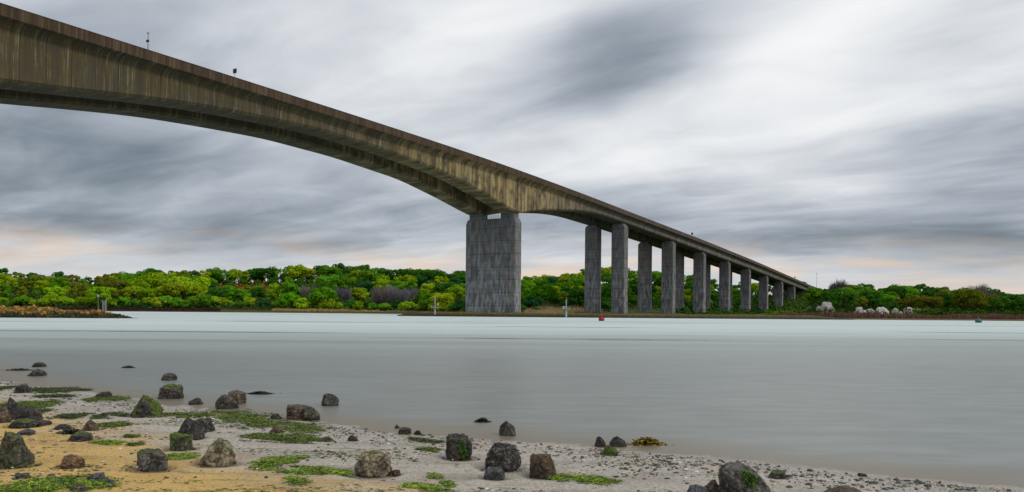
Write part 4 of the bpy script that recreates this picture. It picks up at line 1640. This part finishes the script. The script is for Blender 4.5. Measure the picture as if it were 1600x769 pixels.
    for (px, Y, top, tone, form) in ((832, 372, 462, 'blue green', 'bush'), (815, 345, 476, 'dark green', 'bush'), (838, 352, 481, 'dark green', 'bush'), (905, 402, 447, 'dark green', 'rounded'),
                                     (880, 404, 470, 'dark green', 'bush'), (945, 398, 470, 'dark green', 'bush'), (985, 404, 468, 'blue green', 'bush'), (850, 400, 446, 'mid green', 'spreading'),
                                     (1028, 440, 468, 'dark green', 'bush'), (1075, 492, 470, 'blue green', 'bush'), (1115, 545, 474, 'dark green', 'bush'), (1150, 580, 478, 'mid green', 'bush'),
                                     (1180, 622, 480, 'dark green', 'bush')):
        if bridge_clear(px, Y) or px < 850:
            plant(form, px, Y, 5, tone, 'front', rng=R, top_y=top)
    # scrub under and beside the deck on the rising ground
    for s_ in range(205, 505, 9):
        for t_ in (9.5, 24.0):
            x, y = bridge_xy(s_ + R.uniform(-3, 3), t_ + R.uniform(-1, 1))
            plant('bush', 800 + x / y * F_PX, y, R.uniform(2.2, 4.5) * (1 if t_ < 20 else 1.5), R.choice(['dark green', 'dark green', 'mid green', 'blue green']), 'lower slope', rng=R, wscale=.6)
    # low hedge and scrub before the last piers
    for px in range(1206, 1300, 9):
        plant('bush', px + R.uniform(-3, 3), R.uniform(300, 330), 3, R.choice(['dark green', 'blue green', 'dark green', 'mid green']), "water's edge", rng=R, top_y=R.uniform(486, 489), wscale=.9)
    for (px, Y, top) in ((1268, 742, 452), (1255, 560, 478), (1236, 560, 480), (1275, 600, 466)):
        plant('bush', px, Y, 4, R.choice(['dark green', 'mid green']), 'upper slope', rng=R, top_y=top)
    # ---- right-hand bank
    sx = [1262, 1275, 1290, 1310, 1335, 1360, 1370, 1385, 1400, 1440, 1470, 1490, 1530, 1550, 1570, 1590, 1600, 1760]
    sk = [452, 443, 447, 443, 448, 449, 447, 449, 444, 442, 447, 446, 445, 450, 453, 461, 457, 455]
    px = 1272.0
    while px < 1740:
        plant(R.choice(['rounded', 'rounded', 'tall', 'spreading']), px, R.uniform(465, 485), 12, R.choice(['dark green', 'mid green', 'dark green', 'dark green']), 'ridge', rng=R,
              top_y=np.interp(px, sx, sk) + R.uniform(-1, 2))
        px += R.uniform(13, 20)
    for (Y, lo, hi, row) in ((425, 9, 11.5, 'upper slope'), (385, 8, 11, 'middle of the slope'), (345, 7, 9.5, 'lower slope')):
        px = 1288.0 + R.uniform(0, 20)
        while px < 1730:
            if not (1412 < px < 1478 and Y < 390):
                tone = R.choice(['dark green', 'blue green', 'dark green', 'mid green', 'brown green', 'dark green'])
                form = R.choice(['rounded', 'rounded', 'tall', 'spreading'])
                if R.random() < 0.10:
                    form, tone = 'bare', 'grey'
                plant(form, px, Y + R.uniform(-9, 9), R.uniform(lo, hi), tone, row, rng=R)
            px += 23 * R.uniform(0.75, 1.3)
    for (form, px, Y, top, tone, ws) in (
            ('bare', 1310, 420, 434, 'grey', 1.0), ('bare', 1338, 415, 444, 'grey', 1.0), ('bare', 1528, 440, 441, 'grey', 1.1), ('rounded', 1318, 300, 449, 'dark green', 1.0),
            ('spreading', 1424, 330, 463, 'brown green', .9), ('spreading', 1452, 322, 462, 'brown green', 1.0), ('rounded', 1478, 330, 457, 'dark green', 1.0), ('spreading', 1512, 318, 451, 'olive', 1.0),
            ('rounded', 1393, 320, 469, 'dark green', 1.0), ('rounded', 1388, 345, 459, 'mid green', 1.0), ('rounded', 1345, 330, 462, 'olive', .9), ('tall', 1555, 300, 462, 'dark green', 1.2),
            ('tall', 1580, 305, 466, 'dark green', 1.2), ('rounded', 1600, 300, 463, 'dark green', 1.0), ('bush', 1428, 272, 486, 'dark green', .6), ('bush', 1465, 285, 482, 'dark green', .6),
            ('bush', 1500, 288, 484, 'blue green', .6), ('bush', 1535, 284, 484, 'dark green', .8), ('bush', 1390, 290, 484, 'dark green', .7), ('bush', 1282, 280, 484, 'blue green', .7),
            ('bush', 1575, 284, 485, 'dark green', .8), ('bush', 1615, 282, 483, 'dark green', .8), ('bush', 1318, 290, 482, 'dark green', .7)):
        plant(form, px, Y, 8, tone, 'front', rng=R, top_y=top, wscale=ws)
    for (px, Y, top, ws) in ((1291, 276, 472, .68), (1343, 272, 480, .72), (1360, 273, 482, .66), (1378, 272, 480, .70), (1399, 276, 481, .45), (1407, 273, 486, .4), (1419, 280, 480, .5)):
        plant('bush', px, Y, 4, 'white blossoming', 'front', rng=R, top_y=top, wscale=ws)


forest()


def label_trees():
    ORD = ['leftmost', 'second from left', 'third from left', 'fourth from left', 'fifth from left', 'sixth from left', 'seventh from left', 'eighth from left',
           'ninth from left', 'tenth from left', 'eleventh from left', 'twelfth from left']
    zones = [(-9e9, 105, 'behind the breakwater'), (105, 215, 'behind the breakwater tip'), (215, 345, 'past the breakwater tip'), (345, 470, 'left of the pale reeds'),
             (470, 600, 'above the pale reeds'), (600, 800, 'beside the big pier'), (800, 945, 'right of the big pier'), (945, 1060, 'behind the second pier pair'),
             (1060, 1262, 'behind the farther piers'), (1262, 1335, 'beyond the bridge end'), (1335, 1425, 'above the blossom bushes'), (1425, 1500, 'near the grass field'), (1500, 9e9, 'at the right bank')]
    rowname = {'ridge': 'on the ridge', 'upper slope': 'on the upper slope', 'middle of the slope': 'halfway up', 'lower slope': 'on the lower slope', "water's edge": "at the water's edge", 'front': 'in front'}
    groups = {}
    for T in TREES:
        z = next(n for a, b_, n in zones if a <= T['px'] < b_)
        noun = {'bush': 'bush', 'bare': 'leafless tree'}.get(T['form'], T['form'] + ' tree')
        key = (T['tone'], noun, rowname[T['row']], z)
        groups.setdefault(key, []).append(T)
    for (tone, noun, row, z), L in groups.items():
        L.sort(key=lambda q: q['px'])
        for k, T in enumerate(L):
            lab = f"{tone} {noun} {row} {z}"
            if len(L) > 1:
                lab += ", " + ORD[min(k, len(ORD) - 1)]
            cat = 'bush' if T['form'] == 'bush' else 'tree'
            tag(T['o'], lab, cat, 'trees and bushes on the far banks')


label_trees()
print("trees", len([q for q in TREES if q['form'] != 'bush']), "bushes", len([q for q in TREES if q['form'] == 'bush']))


# ---- undergrowth between the trunks, reeds on the banks
def build_undergrowth():
    rng = np.random.default_rng(4)
    n = 120000
    px = rng.uniform(-150, 1750, n)
    ys = shore_far(px)
    Y = ys + 6 + rng.random(n) ** 1.3 * 230
    m2 = rng.random(n) < 0.28
    px = np.where(m2, rng.uniform(980, 1292, n), px)
    Y = np.where(m2, rng.uniform(490, 790, n), Y)
    X = px_x(px, Y)
    dx, dy = X - BX, Y - BY
    t_ = -dx * CA + dy * SA
    s = dx * SA + dy * CA
    keep = ~((s > -30) & (s < 640) & (t_ < 28) & (px < 1268) & ~((s > 200) & (t_ > np.where(s > 380, -90, -14)) & (rng.random(n) < 0.8)) & ~((px > 1195) & (Y > 285) & (Y < 335)))
    keep &= ~((px > 818) & (px < 908) & (Y < 420) & (rng.random(n) < 0.93))
    keep &= ~((px > 1415) & (px < 1475) & (Y > 320) & (Y < 388))
    X, Y, px = X[keep], Y[keep], px[keep]
    Z = land_z(X, Y)
    hump = np.clip(0.5 + n2(X, Y, 0.16, 21, 3), 0, 1.3)
    z = Z + rng.random(len(X)) * (0.3 + 2.6 * hump)
    C = np.c_[X, Y, z]
    N = rng.normal(size=C.shape) + np.array([0.1, -0.5, 0.7])
    A, B = frame_from(N, rng)
    sc = rng.uniform(0.3, 0.65, (len(C), 1)) * np.clip(Y / 420, 0.5, 1)[:, None]
    V, Fc = quads(C, A * sc, B * sc * 0.8)
    me = mesh_np("undergrowth", V, Fc)
    tone = n2(X, Y, 0.05, 33, 3)
    c0, c1 = np.array([0.018, 0.055, 0.014]), np.array([0.07, 0.13, 0.014])
    f = np.clip(0.5 + tone * 0.8, 0, 1)[:, None]
    col = c0 * (1 - f) + c1 * f
    br = ((px > 312) & (px < 500) & (Y > 478) & (Y < 530))
    col[br] = np.array([0.23, 0.10, 0.02])
    col *= rng.uniform(0.6, 1.4, (len(C), 1)) * np.where(px > 1262, 0.6, 1.0)[:, None]
    color_attr(me, 'Col', np.repeat(col, 4, 0))
    o = link("undergrowth", me, M_vcol)
    tag(o, "low green undergrowth and bracken covering the far slopes", "undergrowth", kind='stuff')


M_vcol, tv, ov = new_mat("plant_tones")
dv = tv.node('ShaderNodeBsdfDiffuse')
tv.put(dv.inputs[0], tv.attr('Col'))
tv.l.new(dv.outputs[0], ov.inputs[0])
build_undergrowth()


def build_reeds():
    rng = np.random.default_rng(9)
    parts = [(425, 592, 1.0, 6, 1.5, (0.42, 0.29, 0.13), 4000), (592, 730, 1.0, 8, 1.0, (0.30, 0.21, 0.11), 3500), (810, 1215, 4.0, 120, 1.8, (0.40, 0.28, 0.17), 26000), (1215, 1760, 0.5, 9, 2.0, (0.17, 0.10, 0.075), 16000), (345, 425, 0.5, 5, 1.0, (0.10, 0.055, 0.035), 1600)]
    Vs, Cs = [], []
    for (a, b_, d0, d1, h, col, n) in parts:
        px = rng.uniform(a, b_, n)
        Y = shore_far(px) + rng.uniform(d0, d1, n)
        X = px_x(px, Y)
        Z = land_z(X, Y) - 0.1
        t_ = -(X - BX) * CA + (Y - BY) * SA
        ok = (t_ > 23) | (px > 1215) | (px < 870)
        X, Y, Z, n = X[ok], Y[ok], Z[ok], int(ok.sum())
        hh = h * rng.uniform(0.55, 1.15, n) * (0.75 + 0.35 * n2(X, Y, 0.2, 2, 2))
        lean = rng.normal(size=(n, 2)) * 0.22
        base = np.c_[X, Y, Z]
        tip = base + np.c_[lean * hh[:, None], hh]
        an = rng.uniform(0, np.pi, n)
        w = np.c_[np.cos(an), np.sin(an), np.zeros(n)] * rng.uniform(0.03, 0.08, (n, 1))
        Vs.append(np.stack([base - w, base + w, tip + w * 0.6, tip - w * 0.6], 1).reshape(-1, 3))
        Cs.append(np.repeat(np.array(col) * rng.uniform(0.5, 1.4, (n, 1)), 4, 0))
    V = np.concatenate(Vs)
    me = mesh_np("reed_bed", V, np.arange(len(V)).reshape(-1, 4))
    color_attr(me, 'Col', np.concatenate(Cs))
    tag(link("reed_bed", me, M_vcol), "straw coloured reeds fringing the far banks", "reeds", kind='stuff')


build_reeds()

# ================================================================== BEACH DETAIL
def mat_pebble(t):
    n = t.noise(t.geo('Position'), 60, 3)
    return dict(color=t.mix(t.math('MULTIPLY', t.rng(n, 0.4, 0.7), 0.35), t.attr('Col'), (0.03, 0.03, 0.03)), rough=0.6, spec=0.4)


M_pebble = principled("pebbles", build=mat_pebble)


def build_shingle():
    rng = np.random.default_rng(77)
    bm = bmesh.new()
    bmesh.ops.create_icosphere(bm, subdivisions=1, radius=1.0)
    base = np.array([v.co[:] for v in bm.verts])
    Fb = np.array([[v.index for v in f.verts] for f in bm.faces])
    bm.free()
    n = 120000
    Y = rng.uniform(6.6, 21, n)
    X = rng.uniform(-0.70, 0.70, n) * Y
    d = shore_dist(X, Y)
    dens = np.clip(0.06 + 0.6 * np.exp(-((d - 0.5) / 0.7) ** 2) + 0.55 * np.clip(n2(X, Y * 2.2, 0.7, 41, 3) - 0.1, 0, 1), 0, 1)
    left = np.clip((-X - 2.2) / 2.5, 0, 1) * np.clip((d - 2.0) / 2, 0, 1)
    dens = np.clip(dens + left * 1.0 * np.clip(n2(X, Y * 1.8, 0.6, 43, 3) + 0.35, 0, 1), 0, 1)
    keep = (d > 0.02) & (d < 11) & (rng.random(n) < dens)
    X, Y, d = X[keep], Y[keep], d[keep]
    n = len(X)
    z = beach_z(X, Y)
    r = 0.0035 + 0.022 * rng.random(n) ** 7.0
    sc = np.c_[r * rng.uniform(0.8, 1.7, n), r * rng.uniform(0.8, 1.5, n), r * rng.uniform(0.4, 0.8, n)]
    an = rng.uniform(0, 6.28, n)
    jit = 1 + 0.25 * rng.normal(size=(n, len(base), 1))
    P = base[None] * sc[:, None, :] * jit
    ca, sa = np.cos(an)[:, None], np.sin(an)[:, None]
    Px = P[:, :, 0] * ca - P[:, :, 1] * sa
    Py = P[:, :, 0] * sa + P[:, :, 1] * ca
    V = np.stack([Px + X[:, None], Py + Y[:, None], P[:, :, 2] + z[:, None] + r[:, None] * 0.2], -1).reshape(-1, 3)
    Fc = (Fb[None] + (np.arange(n) * len(base))[:, None, None]).reshape(-1, 3)
    me = mesh_np("shingle", V, Fc)
    pal = np.array([(0.05, 0.05, 0.055), (0.035, 0.03, 0.03), (0.10, 0.11, 0.13), (0.16, 0.09, 0.05), (0.30, 0.19, 0.09), (0.45, 0.36, 0.26), (0.62, 0.60, 0.56), (0.10, 0.085, 0.04)])
    w = np.array([.22, .22, .13, .13, .10, .07, .05, .08])
    col = pal[rng.choice(len(pal), n, p=w / w.sum())] * rng.uniform(0.7, 1.3, (n, 1))
    color_attr(me, 'Col', np.repeat(col, len(base), 0))
    tag(link("shingle", me, M_pebble), "small dark and pale pebbles and shells strewn over the sand", "shingle", kind='stuff')
    print("pebbles", n)


build_shingle()

M_weed, twd, owd = new_mat("seaweed")
bwd = twd.node('ShaderNodeBsdfPrincipled')
twd.l.new(bwd.outputs[0], owd.inputs[0])
twd.put(bwd.inputs['Base Color'], twd.attr('Col'))
bwd.inputs['Roughness'].default_value = 0.5
bwd.inputs['Specular IOR Level'].default_value = 0.3


def blades(C, rng, L, W, flat, dirx=0.75):
    """weed fronds: bent two-piece strips lying on the ground"""
    n = len(C)
    an = rng.normal(size=n) * (1.5 - dirx) + np.where(rng.random(n) < 0.5, 0, np.pi)
    d = np.c_[np.cos(an), np.sin(an) * 0.8, rng.normal(size=n) * flat]
    d2 = np.c_[np.cos(an + rng.normal(size=n) * 0.7), np.sin(an + rng.normal(size=n) * 0.7), -np.abs(rng.normal(size=n)) * flat * 1.2]
    l = L * rng.uniform(0.5, 1.4, (n, 1))
    side = np.c_[-d[:, 1], d[:, 0], rng.normal(size=n) * 0.6]
    side = side / np.linalg.norm(side, axis=1, keepdims=True) * W * rng.uniform(0.5, 1.3, (n, 1))
    p0, p1 = C, C + d * l * 0.5
    p2 = p1 + d2 * l * 0.5
    V = np.stack([p0 - side, p0 + side, p1 + side, p1 - side, p2 + side * 0.5, p2 - side * 0.5], 1).reshape(-1, 3)
    i = np.arange(n)[:, None] * 6
    F1 = i + np.array([[0, 1, 2, 3]])
    F2 = i + np.array([[3, 2, 4, 5]])
    return V, np.concatenate([F1, F2])


MATS = [  # start x,y  end x,y (photo pixels along the mat), half thickness px, colour key, label
    (-5, 607, 20, 606, 3.5, 'd', "dark green weed strip at the left edge nearest the water"),
    (40, 608, 122, 612, 3.5, 'd', "long dark green weed strip beside the small black block rock"),
    (60, 619, 112, 620, 2.6, 'd', "thin dark weed strip below the long strip by the black block"),
    (2, 631, 84, 634, 5.5, 'g', "broad green weed mat above the cluster of dark rocks at left"),
    (45, 641, 78, 643, 2.6, 'd', "short dark weed strip trailing from the broad green mat"),
    (88, 650, 124, 653, 3.6, 'd', "small isolated dark green weed mat on wet sand"),
    (134, 623, 190, 625, 3.6, 'g', "green weed mat under the small flat black rock"),
    (150, 649, 200, 646, 4.0, 'd', "dark weed mat touching the mossy wedge rock's near side"),
    (150, 665, 206, 663, 3.8, 'g', "green weed strip beside the angular brown rock"),
    (240, 648, 330, 650, 4.4, 'g', "green weed mat stretching from the mossy wedge rock"),
    (322, 645, 512, 676, 6.5, 'g', "longest green weed bank running along the wet sand"),
    (385, 681, 512, 687, 5.0, 'g', "second long weed bank parallel below the longest one"),
    (395, 722, 470, 720, 8.0, 'y', "bright green domed weed mat on pale sand"),
    (430, 735, 548, 741, 5.5, 'y', "bright green weed tail running to the pale rounded boulder"),
    (440, 750, 482, 757, 4.5, 'y', "small bright weed patch below the domed weed mat"),
    (255, 714, 300, 718, 5.0, 'y', "lime weed patch between the trapezoid and jagged boulders"),
    (0, 757, 165, 763, 13, 'y', "large weedy mat among stones at the bottom left corner"),
    (192, 682, 218, 682, 3.0, 'g', "small green weed tuft left of the slanting black rock"),
    (200, 696, 222, 695, 3.4, 'g', "small domed weed tuft above the trapezoid boulder"),
    (150, 690, 190, 694, 2.4, 'y', "faint lime weed strip on golden sand"),
    (632, 760, 706, 767, 4.0, 'y', "bright weed strip at the bottom edge of the sand"),
    (856, 748, 890, 744, 5.0, 'y', "ragged green weed patch at the foot of the brown topped boulder"),
    (893, 747, 968, 756, 5.0, 'y', "bright lens shaped weed mat on grey sand"),
    (668, 742, 688, 748, 2.6, 'y', "tiny green weed scrap before the upright dark boulder"),
    (690, 753, 705, 762, 2.2, 'y', "tiny green weed scrap near the bottom weed strip"),
    (640, 686, 690, 693, 2.0, 'd', "thin dark weed line on pebbly sand above the upright boulder"),
    (655, 700, 690, 705, 2.2, 'g', "thin green weed line left of the upright dark boulder"),
]
WCOL = {'d': ((0.010, 0.022, 0.004), (0.080, 0.115, 0.008)), 'g': ((0.011, 0.030, 0.004), (0.150, 0.210, 0.010)), 'y': ((0.016, 0.055, 0.004), (0.270, 0.380, 0.014))}


def build_mats():
    for i, (x0, y0, x1, y1, th, ck, label) in enumerate(MATS):
        rng = np.random.default_rng(500 + i)
        a, b_ = ground_hit(x0, y0), ground_hit(x1, y1)
        up = ground_hit((x0 + x1) / 2, (y0 + y1) / 2 - th)
        dn = ground_hit((x0 + x1) / 2, (y0 + y1) / 2 + th)
        ax = np.array([b_.x - a.x, b_.y - a.y])
        Lm = float(np.linalg.norm(ax))
        wd = abs(up.y - dn.y) / 2
        area = Lm * wd * 2
        n = int(min(11000, max(400, area * 9000)))
        u = rng.uniform(-0.06, 1.06, n * 7)
        v = rng.uniform(-1.7, 1.7, n * 7)
        wx, wy = u * Lm + i * 13.0, v * wd
        env = np.clip(np.sin(np.clip(u, 0, 1) * np.pi), 0, 1) ** 0.6 - np.abs(v + 0.55 * vnoise(np.c_[wx * 2.1, wx * 0, wx * 0 + i], 11))
        fld = env + 0.75 * fbm(np.c_[wx * 2.6, wy * 9, np.full(len(u), i * 1.7)], 7, 3) + 0.35 * vnoise(np.c_[wx * 9, wy * 26, np.full(len(u), i * 2.7)], 9)
        keep = fld + rng.normal(size=len(u)) * 0.24 > 0.14
        u, v = u[keep][:n], v[keep][:n]
        perp = np.array([-ax[1], ax[0]]) / max(Lm, 1e-6)
        X = a.x + ax[0] * u + perp[0] * v * wd * 0.4
        Y = a.y + ax[1] * u + v * wd
        hump = (1 - np.clip(np.abs(v), 0, 1) ** 2) * min(0.020, wd * 0.15)
        Z = np.maximum(beach_z(X, Y), 0.002) + 0.004 + hump * rng.random(len(X))
        V, Fc = blades(np.c_[X, Y, Z], rng, 0.05, 0.0042, 0.30, 0.4)
        ox, oy, oz = a.x, a.y, a.z
        V -= np.array([ox, oy, oz])
        me = mesh_np("seaweed_mat", V, Fc)
        c0, c1 = np.array(WCOL[ck][0]), np.array(WCOL[ck][1])
        f = np.clip(rng.random(len(X)) ** 1.4 * 0.75 + 0.2 * (hump / (hump.max() + 1e-6)) + 0.40 * vnoise(np.c_[X * 7, Y * 22, X * 0], 3), 0, 1)[:, None]
        color_attr(me, 'Col', np.repeat(c0 * (1 - f) + c1 * f, 6, 0))
        o = link("seaweed_mat", me, M_weed, loc=(ox, oy, oz))
        tag(o, label, "seaweed", "weed mats on the beach")


build_mats()


def build_weed_scatter():
    rng = np.random.default_rng(61)
    n = 60000
    Y = rng.uniform(6.6, 19.5, n)
    X = rng.uniform(-0.70, 0.70, n) * Y
    d = shore_dist(X, Y)
    w = n2(X * 0.55, Y * 2.0, 1.1, 71, 3)
    keep = (d > 0.1) & (d < 9) & (w + rng.normal(size=n) * 0.12 > 0.27)
    X, Y = X[keep], Y[keep]
    Z = beach_z(X, Y) + 0.006
    V, Fc = blades(np.c_[X, Y, Z], rng, 0.055, 0.005, 0.10, 0.9)
    me = mesh_np("weed_shreds", V, Fc)
    f = rng.random((len(X), 1))
    col = np.array([0.02, 0.035, 0.008]) * (1 - f) + np.array([0.12, 0.16, 0.012]) * f
    color_attr(me, 'Col', np.repeat(col, 6, 0))
    tag(link("weed_shreds", me, M_weed), "loose green shreds of weed scattered over the wet sand", "seaweed", kind='stuff')
    print("shreds", len(X))


build_weed_scatter()


def drape(label_part, name, cx, half_w, z0, z1, n):
    """weed clinging to the seaward-facing side of one stone, as a part of it"""
    from mathutils.bvhtree import BVHTree
    rock = next(o for o in COL.objects if label_part in o.get('label', ''))
    me = rock.data
    tree = BVHTree.FromPolygons([v.co[:] for v in me.vertices], [p.vertices[:] for p in me.polygons])
    co = np.array([v.co[:] for v in me.vertices])
    lo, hi = co.min(0), co.max(0)
    rng = np.random.default_rng(n)
    P = []
    for _ in range(n):
        v = rng.random()
        u = cx + half_w * rng.normal() * 0.55 * (0.7 + 0.6 * (1 - v)) + 0.05 * math.sin(v * 5)
        q = Vector((lo[0] + (hi[0] - lo[0]) * u, lo[1] - 1.0, lo[2] + (hi[2] - lo[2]) * (z0 + (z1 - z0) * v)))
        hit = tree.ray_cast(q, Vector((0, 1, 0)))
        if hit[0] is not None:
            P.append(tuple(hit[0] + hit[1].normalized() * 0.004))
    P = np.array(P)
    V, Fc = blades(P, rng, 0.035, 0.004, 0.9, 0.2)
    m = mesh_np(name, V, Fc)
    f = rng.random((len(P), 1)) * np.clip(0.6 + 0.5 * vnoise(P * 30, 5), 0.1, 1)[:, None]
    color_attr(m, 'Col', np.repeat(np.array([0.012, 0.04, 0.004]) * (1 - f) + np.array([0.10, 0.24, 0.012]) * f, 6, 0))
    link(name, m, M_weed, rock)


drape("upright dark block boulder", "weed_streak", 0.66, 0.07, 0.12, 0.78, 420)
drape("largest grey boulder", "moss_patch", 0.47, 0.11, 0.52, 0.84, 480)


def wrack(px, py, w, h, col, label, n=420):
    rng = np.random.default_rng(int(px))
    p = ground_hit(px, py)
    k = p.y / F_PX
    W, H = w * k, h * k
    u = rng.normal(size=n) * 0.27
    v = rng.normal(size=n) * 0.25
    X, Y = u * W, v * W * 0.45
    Z = np.maximum(0, (1 - (u / 0.6) ** 2 - (v / 0.6) ** 2)) * H * rng.random(n)
    V, Fc = blades(np.c_[X, Y, Z + 0.004], rng, max(0.05, W * 0.10), 0.010, 0.35, 0.5)
    me = mesh_np("wrack_clump", V, Fc)
    f = rng.random((n, 1))
    color_attr(me, 'Col', np.repeat(np.array(col) * (0.25 + 1.3 * f), 6, 0))
    o = link("wrack_clump", me, M_weed, loc=(p.x, p.y, max(p.z, 0.0)))
    tag(o, label, "seaweed", "wrack clumps in the shallows")


wrack(1010, 695, 44, 11, (0.19, 0.125, 0.012), "yellow brown bladder wrack clump awash beside the row of three rocks", 700)
wrack(752, 660, 17, 6, (0.03, 0.024, 0.016), "dark wrack clump in the shallows behind the pointed dark rock")
wrack(405, 616, 30, 3.5, (0.03, 0.026, 0.016), "low dark wrack line in the water past the squarish dark rock", 900)
wrack(200, 575, 16, 3, (0.03, 0.026, 0.018), "tiny dark wrack line out in the water beyond the flat dark rock")
wrack(30, 579, 36, 2.5, (0.028, 0.024, 0.018), "thin dark wrack line beside the two wet black rocks")
wrack(112, 678, 40, 8, (0.04, 0.045, 0.02), "tangled dark weed around the low weedy rock in the shingle")
